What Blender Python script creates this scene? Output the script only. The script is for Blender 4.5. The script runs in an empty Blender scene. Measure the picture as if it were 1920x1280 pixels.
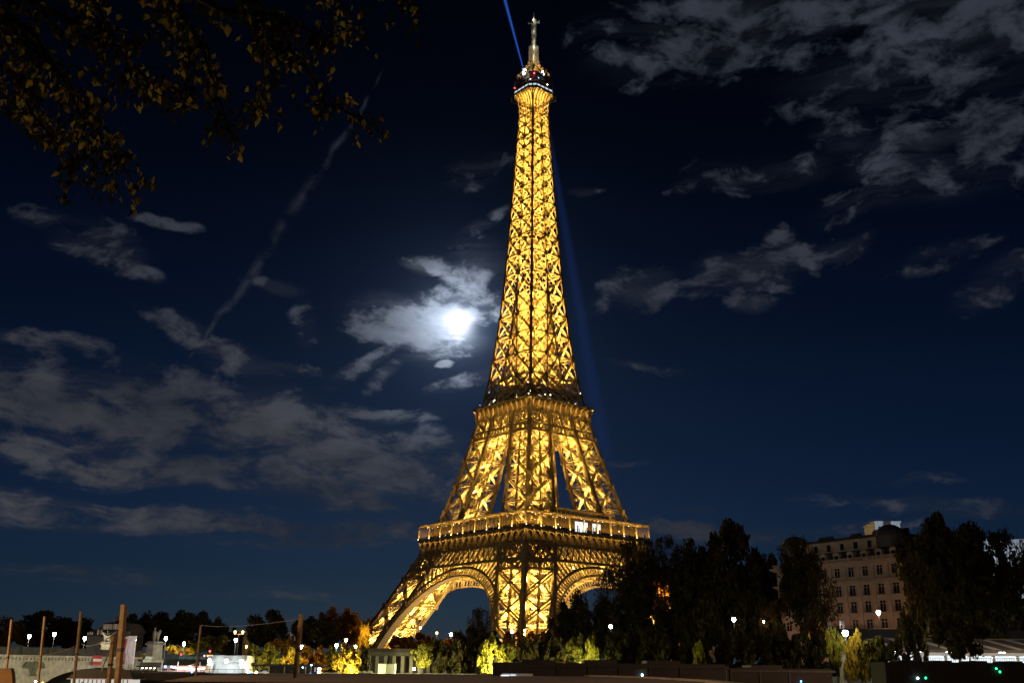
import bpy, math, random
from mathutils import Vector, Matrix
R = math.radians
random.seed(11)
S = bpy.context.scene
COL = S.collection
# ------------------------------------------------------------------ camera
FPX = 1916.08; PIT = R(17.76); ROL = R(-0.475); CZ = 4.2
cpit, spit, crol, srol = math.cos(PIT), math.sin(PIT), math.cos(ROL), math.sin(ROL)
FWD = Vector((0, cpit, spit)); UP0 = Vector((0, -spit, cpit)); RT0 = Vector((1, 0, 0))
RT = RT0*crol - UP0*srol; UP = RT0*srol + UP0*crol
cam = bpy.data.cameras.new("camera"); co = bpy.data.objects.new("camera", cam); COL.objects.link(co)
co.matrix_world = Matrix(((RT.x, UP.x, -FWD.x, 0), (RT.y, UP.y, -FWD.y, 0), (RT.z, UP.z, -FWD.z, CZ), (0, 0, 0, 1)))
cam.sensor_width = 36; cam.lens = 36*FPX/1920; cam.clip_start = 0.1; cam.clip_end = 20000
S.camera = co
S.view_settings.view_transform = 'Standard'; S.view_settings.look = 'None'
S.view_settings.exposure = 0; S.view_settings.gamma = 1
S.cycles.max_bounces = 5; S.cycles.diffuse_bounces = 1; S.cycles.transparent_max_bounces = 16
S.cycles.volume_bounces = 0; S.cycles.sample_clamp_indirect = 4
S.cycles.volume_max_steps = 128

def ray(px, py):
    a = px-960; b = 640-py
    return (FWD + RT*(a/FPX) + UP*(b/FPX)).normalized()
def at(px, py, Y):
    d = ray(px, py)
    return Vector((0, 0, CZ)) + d*(Y/d.y)
def azel(px, py):
    d = ray(px, py)
    return math.atan2(d.x, d.y), math.asin(d.z)

# ------------------------------------------------------------------ world: moonlit night sky with clouds
MOON = ray(862, 608); MAZ, MEL = azel(862, 608)
W = bpy.data.worlds.new("World"); S.world = W; W.use_nodes = True
def build_world():
    nt = W.node_tree; N = nt.nodes; Lk = nt.links; N.clear()
    def n(t, **k):
        x = N.new(t)
        for a, b in k.items(): setattr(x, a, b)
        return x
    def m(op, a, b=None, c=None, clamp=False):
        x = n('ShaderNodeMath', operation=op, use_clamp=clamp)
        for i, v in enumerate((a, b, c)):
            if v is None: continue
            if isinstance(v, (int, float)): x.inputs[i].default_value = v
            else: Lk.new(v, x.inputs[i])
        return x.outputs[0]
    def rng(v, a, b, c=0., d=1., smooth=True):
        x = n('ShaderNodeMapRange'); x.interpolation_type = 'SMOOTHSTEP' if smooth else 'LINEAR'
        Lk.new(v, x.inputs[0])
        for i, q in enumerate((a, b, c, d)): x.inputs[i+1].default_value = q
        return x.outputs[0]
    def scale(colr, f):
        x = n('ShaderNodeVectorMath', operation='SCALE')
        if isinstance(colr, tuple): x.inputs[0].default_value = colr
        else: Lk.new(colr, x.inputs[0])
        if isinstance(f, (int, float)): x.inputs[3].default_value = f
        else: Lk.new(f, x.inputs[3])
        return x.outputs[0]
    def vadd(a, b):
        x = n('ShaderNodeVectorMath', operation='ADD'); Lk.new(a, x.inputs[0]); Lk.new(b, x.inputs[1]); return x.outputs[0]
    tc = n('ShaderNodeTexCoord').outputs['Generated']
    nrm = n('ShaderNodeVectorMath', operation='NORMALIZE'); Lk.new(tc, nrm.inputs[0]); D = nrm.outputs[0]
    sp = n('ShaderNodeSeparateXYZ'); Lk.new(D, sp.inputs[0])
    az = m('ARCTAN2', sp.outputs[0], sp.outputs[1]); el = m('ARCSINE', sp.outputs[2])
    cb = n('ShaderNodeCombineXYZ'); Lk.new(az, cb.inputs[0]); Lk.new(el, cb.inputs[1]); AE = cb.outputs[0]
    # angle from the moon
    dt = n('ShaderNodeVectorMath', operation='DOT_PRODUCT'); Lk.new(D, dt.inputs[0]); dt.inputs[1].default_value = MOON
    th = m('ARCCOSINE', m('MINIMUM', dt.outputs['Value'], 0.9999999))
    # wobble the cloud coordinates so that outlines are irregular
    nz0 = n('ShaderNodeTexNoise'); nz0.inputs['Scale'].default_value = 9; nz0.inputs['Detail'].default_value = 4
    Lk.new(AE, nz0.inputs['Vector'])
    sb = n('ShaderNodeVectorMath', operation='SUBTRACT'); Lk.new(nz0.outputs['Color'], sb.inputs[0]); sb.inputs[1].default_value = (.5, .5, .5)
    wob = vadd(AE, scale(sb.outputs[0], 0.040))
    px = 1/1916.
    E = [  # px, py, rx, ry, tilt (deg, anticlockwise), strength
        (1430, 40, 330, 80, 0, .85), (1780, 70, 300, 95, 4, .85), (1180, 100, 130, 55, -12, .6), (1250, 145, 150, 22, 0, .5),
        (1790, 275, 190, 80, 8, .8), (1590, 245, 70, 40, 0, .7), (1440, 320, 150, 32, 0, .62), (1290, 348, 45, 14, 0, .65),
        (1660, 360, 150, 34, 6, .62), (1870, 205, 90, 34, 4, .75), (1420, 500, 125, 40, 8, 1.0), (1205, 535, 80, 32, 6, .95),
        (1405, 568, 42, 18, 0, 1.0), (1570, 465, 70, 26, 10, .62), (1450, 432, 30, 22, 0, .7), (1140, 560, 60, 14, 20, .6),
        (1880, 520, 100, 28, 24, .7), (1780, 480, 90, 22, 8, .5), (1812, 568, 26, 9, 0, .6), (1205, 680, 90, 9, -6, .75),
        (190, 455, 85, 34, -14, .9), (235, 500, 60, 20, -24, .8), (95, 400, 60, 18, 0, .7), (305, 418, 62, 11, -4, .8),
        (775, 612, 120, 46, -10, 1.25), (850, 570, 90, 36, 10, 1.1), (800, 490, 50, 16, -4, 1.), (890, 500, 70, 60, 20, .6), (690, 680, 95, 15, 32, .85), (725, 700, 60, 14, 45, .7),
        (836, 682, 17, 8, 0, 1.2), (385, 635, 120, 20, -14, .8), (500, 690, 110, 18, -4, .8), (70, 635, 120, 18, 2, .75), (110, 672, 70, 11, -8, .7),
        (520, 525, 60, 13, -2, .7), (570, 600, 30, 60, 10, .45), (150, 760, 330, 60, -4, 1.1), (430, 780, 380, 60, -8, 1.1), (640, 850, 200, 50, -10, 1.15),
        (700, 770, 110, 14, -4, 1.), (800, 850, 110, 40, -8, 1.0), (720, 900, 150, 50, -8, .9), (250, 880, 320, 34, -4, .95), (600, 920, 170, 34, -14, 1.), (640, 800, 150, 22, -6, .9),
        (770, 945, 30, 10, 0, .7), (290, 975, 420, 30, -2, .85), (620, 1000, 300, 24, 0, .8), (120, 1080, 300, 26, 0, .6), (500, 1110, 260, 14, 0, .4),
        (1750, 955, 190, 18, -6, .62), (1310, 1000, 190, 18, -2, .75), (1300, 955, 48, 9, 4, .6), (1720, 908, 70, 11, -2, .62), (1600, 1000, 160, 14, 4, .5),
        (1160, 870, 50, 6, 0, .6), (895, 325, 70, 32, 10, .62), (1098, 362, 44, 9, 4, .62), (905, 430, 60, 14, 20, .55), (880, 720, 90, 16, 12, .5), (20, 700, 140, 12, -4, .7)]
    acc = None
    for (x, y, rx, ry, t, s) in E:
        a, e = azel(x, y)
        mp = n('ShaderNodeMapping', vector_type='TEXTURE'); Lk.new(wob, mp.inputs[0])
        mp.inputs[1].default_value = (a, e, 0); mp.inputs[2].default_value = (0, 0, R(t)); mp.inputs[3].default_value = (rx*px*1.25, ry*px*1.35, 1)
        ln = n('ShaderNodeVectorMath', operation='LENGTH'); Lk.new(mp.outputs[0], ln.inputs[0])
        v = rng(ln.outputs['Value'], 0.15, 1.35, s, 0.)
        acc = v if acc is None else m('MAXIMUM', acc, v)
    # cloud texture: fine, wind-stretched, with veins and thin veils
    mp = n('ShaderNodeMapping'); Lk.new(wob, mp.inputs[0]); mp.inputs[3].default_value = (1, 1.9, 1)
    def noise(sc, det, ro, dist=0., v=None):
        x = n('ShaderNodeTexNoise'); x.inputs['Scale'].default_value = sc; x.inputs['Detail'].default_value = det; x.inputs['Roughness'].default_value = ro; x.inputs['Distortion'].default_value = dist
        Lk.new(v or mp.outputs[0], x.inputs['Vector']); return x
    nz = noise(19, 12, .62, .25); nz2 = noise(6, 6, .55); nzf = noise(60, 8, .65, .4)
    mps = n('ShaderNodeMapping'); Lk.new(wob, mps.inputs[0]); mps.inputs[2].default_value = (0, 0, R(9)); mps.inputs[3].default_value = (.45, 4.6, 1)
    nzs = noise(14, 10, .6, .6, mps.outputs[0])
    streaky = m('MULTIPLY', rng(el, R(1), R(17), 1., 0.), rng(az, R(2), R(-8)))
    mixf = n('ShaderNodeMix', data_type='FLOAT'); Lk.new(streaky, mixf.inputs[0]); Lk.new(nz.outputs['Fac'], mixf.inputs[2])
    av = m('MULTIPLY', m('ADD', nz.outputs['Fac'], m('MULTIPLY', nzs.outputs['Fac'], 3.2)), 1/4.2); Lk.new(av, mixf.inputs[3])
    f1 = rng(mixf.outputs[0], .34, .66, -.5, .5, False)
    f2 = rng(nzf.outputs['Fac'], .3, .7, -.5, .5, False)
    body = m('ADD', m('ADD', acc, -0.43), m('MULTIPLY', m('ADD', m('MULTIPLY', f1, 1.35), m('MULTIPLY', f2, .28)), rng(acc, 0., .4, .35, 1.)))
    dens = rng(body, -.12, .80)
    veil = m('MULTIPLY', rng(acc, .1, 1.1), m('MULTIPLY', rng(nzs.outputs['Fac'], .32, .70), .55))
    dens = m('MAXIMUM', dens, veil)
    shade = m('MULTIPLY', rng(nz2.outputs['Fac'], .28, .68, .62, 1.12, False), rng(nz.outputs['Fac'], .35, .65, .70, 1.18, False))
    # thin vapour trail
    (a0, e0), (a1, e1) = azel(728, 105), azel(318, 715)
    ang = math.atan2(e1-e0, a1-a0); L = math.hypot(a1-a0, e1-e0)
    mp = n('ShaderNodeMapping', vector_type='TEXTURE')
    sc2 = scale(sb.outputs[0], 0.034); Lk.new(vadd(AE, sc2), mp.inputs[0])
    mp.inputs[1].default_value = (a0, e0, 0); mp.inputs[2].default_value = (0, 0, ang); mp.inputs[3].default_value = (L, 1, 1)
    s3 = n('ShaderNodeSeparateXYZ'); Lk.new(mp.outputs[0], s3.inputs[0])
    ad = m('ABSOLUTE', s3.outputs[1])
    wid = rng(m('ABSOLUTE', m('ADD', s3.outputs[0], -.5)), 0., .5, .0085, .0022)
    tr = m('SUBTRACT', 1., m('DIVIDE', ad, wid), clamp=True)
    ends = m('MULTIPLY', rng(s3.outputs[0], 0., .12), rng(s3.outputs[0], .92, 1.0, 1., 0.))
    nz3 = n('ShaderNodeTexNoise'); nz3.inputs['Scale'].default_value = 45; nz3.inputs['Detail'].default_value = 6; Lk.new(AE, nz3.inputs['Vector'])
    tr = m('MULTIPLY', m('MULTIPLY', m('POWER', tr, 1.4), ends), rng(nz3.outputs['Fac'], .35, .62))
    dens2 = m('MAXIMUM', dens, m('MULTIPLY', tr, .50))
    # brightness of the clouds: lit by the moon, more the nearer to it
    near = m('POWER', 2.71828, m('MULTIPLY', th, -22.))
    near2 = m('POWER', 2.71828, m('MULTIPLY', th, -70.))
    nearc = m('POWER', 2.71828, m('MULTIPLY', th, -30.))
    near3 = m('POWER', 2.71828, m('MULTIPLY', m('MULTIPLY', th, th), -9000.))
    cb1 = scale((.034, .040, .056), m('ADD', .85, m('MULTIPLY', near, 1.6)))
    cb1 = vadd(cb1, scale((1.1, 1.3, 1.65), m('MULTIPLY', nearc, .9)))
    cb1 = scale(cb1, shade)
    low = m('MULTIPLY', rng(el, R(2), R(26), 1., 0.), rng(az, R(4), R(-22)))
    cb1 = vadd(cb1, scale((.030, .024, .018), m('MULTIPLY', low, rng(nz2.outputs['Fac'], .4, .65))))
    # clear sky: physical sky, very dim as the moon makes it, darker towards the top
    sky = n('ShaderNodeTexSky', sky_type='NISHITA'); sky.sun_disc = False
    sky.sun_elevation = MEL; sky.sun_rotation = MAZ; sky.air_density = 1.0; sky.dust_density = .2; sky.ozone_density = 5.0
    mul = n('ShaderNodeVectorMath', operation='MULTIPLY'); Lk.new(sky.outputs[0], mul.inputs[0]); mul.inputs[1].default_value = (.55, .95, 1.75)
    grad = rng(el, R(0), R(34), 1., .16)
    base = scale(mul.outputs[0], m('MULTIPLY', grad, SKYK))
    base = vadd(base, scale((.10, .16, .30), m('MULTIPLY', near, .22)))
    base = vadd(base, scale((.45, .62, .95), m('MULTIPLY', near2, .55)))
    mix = n('ShaderNodeMix', data_type='VECTOR'); Lk.new(dens2, mix.inputs[0]); Lk.new(base, mix.inputs[4]); Lk.new(cb1, mix.inputs[5])
    fin = vadd(mix.outputs[1], scale((1.3, 1.38, 1.5), near3))
    # a few stars
    vo = n('ShaderNodeTexVoronoi'); vo.inputs['Scale'].default_value = 26; Lk.new(D, vo.inputs['Vector'])
    st = m('MULTIPLY', rng(vo.outputs['Distance'], .012, .02, 1., 0.), m('GREATER_THAN', m('FRACT', m('MULTIPLY', vo.outputs['Distance'], 0)), -1))
    sep = n('ShaderNodeSeparateColor'); Lk.new(vo.outputs['Color'], sep.inputs[0])
    st = m('MULTIPLY', st, m('GREATER_THAN', sep.outputs[0], .9))
    fin = vadd(fin, scale((.25, .27, .32), st))
    bg = n('ShaderNodeBackground'); Lk.new(fin, bg.inputs[0]); bg.inputs[1].default_value = 1.0
    out = n('ShaderNodeOutputWorld'); Lk.new(bg.outputs[0], out.inputs[0])
SKYK = 0.0026
build_world()
moon = bpy.data.lights.new("moonlight", 'SUN'); moon.energy = 0.015; moon.angle = R(.5); moon.color = (.8, .88, 1)
mo = bpy.data.objects.new("moonlight", moon); COL.objects.link(mo)
mo.rotation_euler = (MOON).to_track_quat('Z', 'Y').to_euler()

# ------------------------------------------------------------------ materials
def noise_color(nt, base, var=.25, scale=2.0, detail=4, coord='Object'):
    N = nt.nodes; L = nt.links
    tc = N.new('ShaderNodeTexCoord'); nz = N.new('ShaderNodeTexNoise'); nz.inputs['Scale'].default_value = scale; nz.inputs['Detail'].default_value = detail
    L.new(tc.outputs[coord], nz.inputs['Vector'])
    cr = N.new('ShaderNodeValToRGB'); L.new(nz.outputs['Fac'], cr.inputs[0])
    cr.color_ramp.elements[0].position = .3; cr.color_ramp.elements[1].position = .7
    cr.color_ramp.elements[0].color = (*[c*(1-var) for c in base], 1); cr.color_ramp.elements[1].color = (*[min(1, c*(1+var)) for c in base], 1)
    return cr.outputs[0], nz
def mat(name, base, rough=.7, metal=0., var=.2, scale=2., bump=0., spec=.3):
    m = bpy.data.materials.new(name); m.use_nodes = True; nt = m.node_tree; b = nt.nodes['Principled BSDF']
    c, nz = noise_color(nt, base, var, scale); nt.links.new(c, b.inputs['Base Color'])
    b.inputs['Roughness'].default_value = rough; b.inputs['Metallic'].default_value = metal; b.inputs['Specular IOR Level'].default_value = spec
    if bump:
        bp = nt.nodes.new('ShaderNodeBump'); bp.inputs['Strength'].default_value = bump; nt.links.new(nz.outputs['Fac'], bp.inputs['Height']); nt.links.new(bp.outputs[0], b.inputs['Normal'])
    return m
def emit(name, col, k):
    m = bpy.data.materials.new(name); m.use_nodes = True; nt = m.node_tree; nt.nodes.clear()
    e = nt.nodes.new('ShaderNodeEmission'); e.inputs[0].default_value = (*col, 1); e.inputs[1].default_value = k
    o = nt.nodes.new('ShaderNodeOutputMaterial'); nt.links.new(e.outputs[0], o.inputs[0]); return m
def leafmat(name, c0, c1, scale=.5, trans=.35):
    m = bpy.data.materials.new(name); m.use_nodes = True; nt = m.node_tree; N = nt.nodes; L = nt.links; N.clear()
    ge = N.new('ShaderNodeNewGeometry'); nz = N.new('ShaderNodeTexNoise'); nz.inputs['Scale'].default_value = scale; nz.inputs['Detail'].default_value = 3
    L.new(ge.outputs['Position'], nz.inputs['Vector'])
    ad = N.new('ShaderNodeMath'); ad.operation = 'MULTIPLY_ADD'; L.new(ge.outputs['Random Per Island'], ad.inputs[0]); ad.inputs[1].default_value = .5; L.new(nz.outputs['Fac'], ad.inputs[2])
    cr = N.new('ShaderNodeValToRGB'); cr.color_ramp.elements[0].position = .45; cr.color_ramp.elements[1].position = 1.0
    if name == 'leaves_near': cr.color_ramp.elements[0].position = .78; cr.color_ramp.elements[1].position = 1.12 if False else 1.0  # highlights put into the leaf colour: mostly dark, a few bright
    cr.color_ramp.elements[0].color = (*c0, 1); cr.color_ramp.elements[1].color = (*c1, 1); L.new(ad.outputs[0], cr.inputs[0])
    d = N.new('ShaderNodeBsdfDiffuse'); t = N.new('ShaderNodeBsdfTranslucent'); L.new(cr.outputs[0], d.inputs[0]); L.new(cr.outputs[0], t.inputs[0])
    mx = N.new('ShaderNodeMixShader'); mx.inputs[0].default_value = trans; L.new(d.outputs[0], mx.inputs[1]); L.new(t.outputs[0], mx.inputs[2])
    o = N.new('ShaderNodeOutputMaterial'); L.new(mx.outputs[0], o.inputs[0]); return m
def glassmat(name, tint=(.7, .6, .5), op=.15, rough=.05, glow=None):
    m = bpy.data.materials.new(name); m.use_nodes = True; nt = m.node_tree; N = nt.nodes; L = nt.links; N.clear()
    t = N.new('ShaderNodeBsdfTransparent'); p = N.new('ShaderNodeBsdfPrincipled'); p.inputs['Base Color'].default_value = (*[c*.3 for c in tint], 1); p.inputs['Roughness'].default_value = rough
    mx = N.new('ShaderNodeMixShader'); mx.inputs[0].default_value = op; L.new(t.outputs[0], mx.inputs[1]); L.new(p.outputs[0], mx.inputs[2])
    o = N.new('ShaderNodeOutputMaterial'); L.new(mx.outputs[0], o.inputs[0]); return m
M = dict(
    iron=mat('tower_iron', (.33, .265, .15), .6, 0, .2, .8),
    ironshaded=mat('tower_iron_shaded', (.11, .08, .05), .6, .1, .2, .8),  # darker copy of the same iron for parts left unlit
    cabin=mat('cabin_paint', (.10, .065, .045), .6, 0, .2, 1.),
    glass=glassmat('gallery_glass', (.8, .6, .45), .06),
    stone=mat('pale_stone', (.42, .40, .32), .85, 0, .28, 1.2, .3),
    facade=mat('facade_stone', (.45, .36, .27), .85, 0, .12, .7, .15),
    whitefac=mat('white_facade', (.62, .63, .64), .8, 0, .12, .8),
    roof=mat('zinc_roof', (.09, .09, .10), .5, .3, .2, 2.),
    slate=mat('slate', (.05, .05, .055), .6, 0, .2, 2.),
    wood=mat('weathered_timber', (.28, .185, .09), .85, 0, .3, 3., .3),
    quaystone=mat('quay_stone', (.13, .12, .10), .9, 0, .3, .5, .2),
    asphalt=mat('asphalt', (.05, .05, .05), .85, 0, .2, .6),
    ground=mat('park_ground', (.07, .06, .045), .95, 0, .3, .2),
    sand=mat('deck_paving', (.26, .18, .12), .85, 0, .22, .35, .2),
    kerb=mat('kerb_stone', (.40, .34, .26), .8, 0, .2, 1.),
    conc=mat('concrete', (.42, .42, .40), .85, 0, .22, .6, .2),
    water=mat('river_water', (.01, .014, .018), .12, 0, .2, .3, .5),
    pole=mat('lamp_post_paint', (.07, .075, .07), .5, .4, .1, 2.),
    dark=mat('dark_metal', (.03, .03, .032), .5, .3, .2, 2.),
    hull=mat('barge_hull', (.020, .015, .012), .7, 0, .3, .5),
    white=mat('white_paint', (.72, .72, .70), .6, 0, .08, 2.),
    green=mat('green_paint', (.02, .10, .07), .4, 0, .1, 2.),
    red=mat('red_paint', (.45, .03, .03), .6, 0, .1, 2.),
    banner=mat('banner_cloth', (.52, .48, .52), .9, 0, .15, 1.),
    bannerred=mat('red_banner_cloth', (.38, .06, .05), .9, 0, .15, 1.),
    tent=mat('brown_canvas', (.16, .09, .04), .9, 0, .25, 1.),
    bark=mat('bark', (.045, .033, .024), .95, 0, .3, 3., .4),
    pane=mat('window_glass', (.015, .017, .02), .15, 0, .2, 2., 0, .6),
    cable=mat('steel_cable', (.18, .13, .09), .6, .5, .1, 2.),
    rail=mat('galvanised_rail', (.35, .35, .36), .5, .6, .1, 2.),
    lfdark=leafmat('leaves_dark', (.025, .027, .010), (.10, .082, .028)),
    lfolive=leafmat('leaves_olive', (.05, .06, .012), (.20, .18, .03)),
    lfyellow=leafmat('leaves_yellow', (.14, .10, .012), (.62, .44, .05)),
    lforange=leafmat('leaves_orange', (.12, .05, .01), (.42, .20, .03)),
    lfgreen=leafmat('leaves_green', (.05, .055, .008), (.40, .36, .05)),
    lfnear=leafmat('leaves_near', (.025, .026, .005), (.40, .32, .05), 1.6),
    bulb=emit('warm_bulb', (1., .82, .55), 14), bulbw=emit('white_bulb', (.92, 1., .97), 45), bulbwarm=emit('warm_lantern', (1., .72, .42), 28),
    bulbo=emit('orange_lantern', (1., .42, .12), 14), redl=emit('red_lamp', (1., .03, .05), 14), greenl=emit('green_lamp', (.02, 1., .35), 9), bluel=emit('blue_lamp', (.1, .35, 1.), 9),
    amberl=emit('amber_lamp', (1., .5, .03), 10), cyanl=emit('cyan_lamp', (.45, .85, 1.), 30), winw=emit('lit_white_window', (.85, .93, 1.), 1.7), winwarm=emit('lit_warm_window', (1., .72, .42), .9),
    windim=emit('dim_window', (1., .7, .45), .12), strip=emit('pink_light_strip', (1., .78, .95), 7), led=emit('gold_led', (1., .60, .12), 5),
    inter=emit('glowing_interior', (.85, .80, .70), .7), neon=emit('white_floodlens', (.9, .96, 1.), 40), pinkl=emit('pink_lamp', (1., .2, .45), 9))

# ------------------------------------------------------------------ mesh builder
class MB:
    def __init__(s): s.v = []; s.f = []
    def bar(s, p, q, w, d=None, n=(0, 0, 1), caps=False):
        if d is None: d = w
        ax, ay, az = q[0]-p[0], q[1]-p[1], q[2]-p[2]
        l = math.sqrt(ax*ax+ay*ay+az*az)
        if l < 1e-6: return
        ax /= l; ay /= l; az /= l
        nx, ny, nz = n
        sx, sy, sz = ay*nz-az*ny, az*nx-ax*nz, ax*ny-ay*nx
        ls = math.sqrt(sx*sx+sy*sy+sz*sz)
        if ls < 1e-3:
            nx, ny, nz = (1, 0.01, 0) if abs(ax) < .7 else (0, 1, 0.01)
            sx, sy, sz = ay*nz-az*ny, az*nx-ax*nz, ax*ny-ay*nx; ls = math.sqrt(sx*sx+sy*sy+sz*sz)
        sx /= ls; sy /= ls; sz /= ls
        mx, my, mz = sy*az-sz*ay, sz*ax-sx*az, sx*ay-sy*ax
        a = w/2; b = d/2; k = len(s.v)
        for P in (p, q):
            for i, j in ((-a, -b), (a, -b), (a, b), (-a, b)):
                s.v.append((P[0]+sx*i+mx*j, P[1]+sy*i+my*j, P[2]+sz*i+mz*j))
        for i in range(4):
            j = (i+1) % 4; s.f.append((k+i, k+j, k+4+j, k+4+i))
        if caps: s.f.append((k+3, k+2, k+1, k)); s.f.append((k+4, k+5, k+6, k+7))
    def path(s, pts, w, d=None, n=(0, 0, 1)):
        for a, b in zip(pts, pts[1:]): s.bar(a, b, w, d, n)
    def lat(s, p, q, W, n, t=.2, d=.6, zig=None, zt=None):
        """lattice girder: two chords and a zigzag between p and q"""
        p = Vector(p); q = Vector(q); a = (q-p); l = a.length
        if l < .1: return
        a /= l; sd = a.cross(Vector(n)).normalized()*(W/2)
        s.bar(p+sd, q+sd, t, d, n); s.bar(p-sd, q-sd, t, d, n)
        k = max(2, int(l/(zig or W))); zt = zt or t*.6
        prev = p+sd
        for i in range(1, k+1):
            c = p+a*(l*i/k)+(sd if i % 2 == 0 else -sd); s.bar(prev, c, zt, zt, n); prev = c
    def box(s, x0, x1, y0, y1, z0, z1):
        k = len(s.v)
        s.v += [(x0, y0, z0), (x1, y0, z0), (x1, y1, z0), (x0, y1, z0), (x0, y0, z1), (x1, y0, z1), (x1, y1, z1), (x0, y1, z1)]
        s.f += [(k+3, k+2, k+1, k), (k+4, k+5, k+6, k+7)] + [(k+i, k+(i+1) % 4, k+4+(i+1) % 4, k+4+i) for i in range(4)]
    def cbox(s, c, hx, hy, hz): s.box(c[0]-hx, c[0]+hx, c[1]-hy, c[1]+hy, c[2]-hz, c[2]+hz)
    def poly(s, pts):
        k = len(s.v); s.v += [tuple(p) for p in pts]; s.f.append(tuple(range(k, k+len(pts))))
    def prism(s, pts, z0, z1):
        k = len(s.v); n = len(pts)
        s.v += [(p[0], p[1], z0) for p in pts]+[(p[0], p[1], z1) for p in pts]
        s.f += [tuple(range(k+n-1, k-1, -1)), tuple(range(k+n, k+2*n))]+[(k+i, k+(i+1) % n, k+n+(i+1) % n, k+n+i) for i in range(n)]
    def loft(s, rings, close=True):
        """rings: equal-length lists of points"""
        k = len(s.v); n = len(rings[0])
        for r in rings: s.v += [tuple(p) for p in r]
        for j in range(len(rings)-1):
            for i in range(n):
                a = k+j*n+i; b = k+j*n+(i+1) % n; s.f.append((a, b, b+n, a+n))
        if close: s.f.append(tuple(k+i for i in range(n-1, -1, -1))); s.f.append(tuple(k+(len(rings)-1)*n+i for i in range(n)))
    def lathe(s, prof, cx=0, cy=0, n=10):
        s.loft([[(cx+r*math.cos(2*math.pi*i/n), cy+r*math.sin(2*math.pi*i/n), z) for i in range(n)] for r, z in prof])
    def tube(s, pts, rad, n=6):
        rings = []
        for i, p in enumerate(pts):
            p = Vector(p); a = (Vector(pts[min(i+1, len(pts)-1)])-Vector(pts[max(i-1, 0)])).normalized()
            u = a.orthogonal().normalized() if abs(a.z) > .95 else a.cross(Vector((0, 0, 1))).normalized()
            v = a.cross(u); r = rad[i] if isinstance(rad, (list, tuple)) else rad
            rings.append([p+u*(r*math.cos(2*math.pi*j/n))+v*(r*math.sin(2*math.pi*j/n)) for j in range(n)])
        s.loft(rings)
    def ball(s, c, r, n=8, m=5):
        s.loft([[(c[0]+r*math.sin(math.pi*j/m)*math.cos(2*math.pi*i/n), c[1]+r*math.sin(math.pi*j/m)*math.sin(2*math.pi*i/n), c[2]-r*math.cos(math.pi*j/m)) for i in range(n)] for j in [.12]+list(range(1, m))+[m-.12]])
    def mesh(s, name, m):
        me = bpy.data.meshes.new(name); me.from_pydata(s.v, [], s.f); me.materials.append(M[m] if isinstance(m, str) else m); return me
    def build(s, name, m, parent=None, smooth=False):
        me = s.mesh(name, m)
        if smooth:
            for p in me.polygons: p.use_smooth = True
        return link(name, me, parent)
def link(name, data, parent=None, loc=None, rz=None):
    o = bpy.data.objects.new(name, data); COL.objects.link(o)
    if parent: o.parent = parent
    if loc is not None: o.location = loc
    if rz is not None: o.rotation_euler.z = rz
    return o
def tag(o, label=None, cat=None, group=None, kind=None):
    if label: o['label'] = label
    if cat: o['category'] = cat
    if group: o['group'] = group
    if kind: o['kind'] = kind
    return o
def thing(name, label, cat, loc=(0, 0, 0), rz=0, group=None):
    return tag(link(name, None, None, loc, rz), label, cat, group)
def light(kind, name, loc, energy, col, parent=None, size=.3, rot=None, **k):
    l = bpy.data.lights.new(name, kind); l.energy = energy; l.color = col
    if kind in ('POINT', 'SPOT'): l.shadow_soft_size = size
    for a, b in k.items(): setattr(l, a, b)
    if kind == 'AREA': l.size = size
    o = link(name, l, parent, loc)
    if rot is not None: o.rotation_euler = rot
    return o
GOLD = (1., .57, .115)
# ------------------------------------------------------------------ the tower
def interp(T, z):
    if z <= T[0][0]: return T[0][1]
    for (a, b), (c, d) in zip(T, T[1:]):
        if z <= c: return b+(d-b)*(z-a)/(c-a)
    return T[-1][1]
HT = [(0, 60.6), (14.5, 52.6), (22.2, 48.8), (27.9, 45.7), (34.7, 42.2), (41.6, 38.8), (51.3, 34.1), (57.6, 31.7), (66, 28.5), (73, 26.3), (80, 24.35), (91.8, 21.4), (101.7, 18.95),
      (111.7, 17.0), (121, 15.25), (128.8, 14.0), (147.7, 11.75), (169, 9.85), (182, 9.04), (198, 8.18), (222.8, 6.9), (248, 5.75), (260, 5.25), (264.7, 5.1), (275, 4.9)]
H = lambda z: interp(HT, z)
PT = [(0, 15), (57.6, 15), (66.6, 14.3), (87, 12.5), (101, 11.2), (112, 10.4), (121, 9.6), (126, 9.5), (400, 9.5)]
PW = lambda z: min(interp(PT, z), H(z))
tower = thing('lattice_tower', 'tall wrought iron lattice tower lit gold from inside, tapering to an antenna', 'tower', (9.707, 444.434, CZ-5.189), R(45-4.48))
def part4(name, mb, m, label=None, only=(0, 1, 2, 3)):
    me = mb.mesh(name, m); out = []
    for k in only:
        o = link(name, me, tower, None, k*math.pi/2); out.append(o)
    return out
def corners(z):
    h = H(z); p = PW(z)
    return {'A': (-h, -h, z), 'B': (-h+p, -h, z), 'C': (-h, -h+p, z), 'D': (-h+p, -h+p, z)}
FACES = [('A', 'B', (0, -1, 0)), ('A', 'C', (-1, 0, 0)), ('B', 'D', (1, 0, 0)), ('C', 'D', (0, 1, 0))]
def lerp(a, b, t): return tuple(a[i]+(b[i]-a[i])*t for i in range(3))
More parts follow.
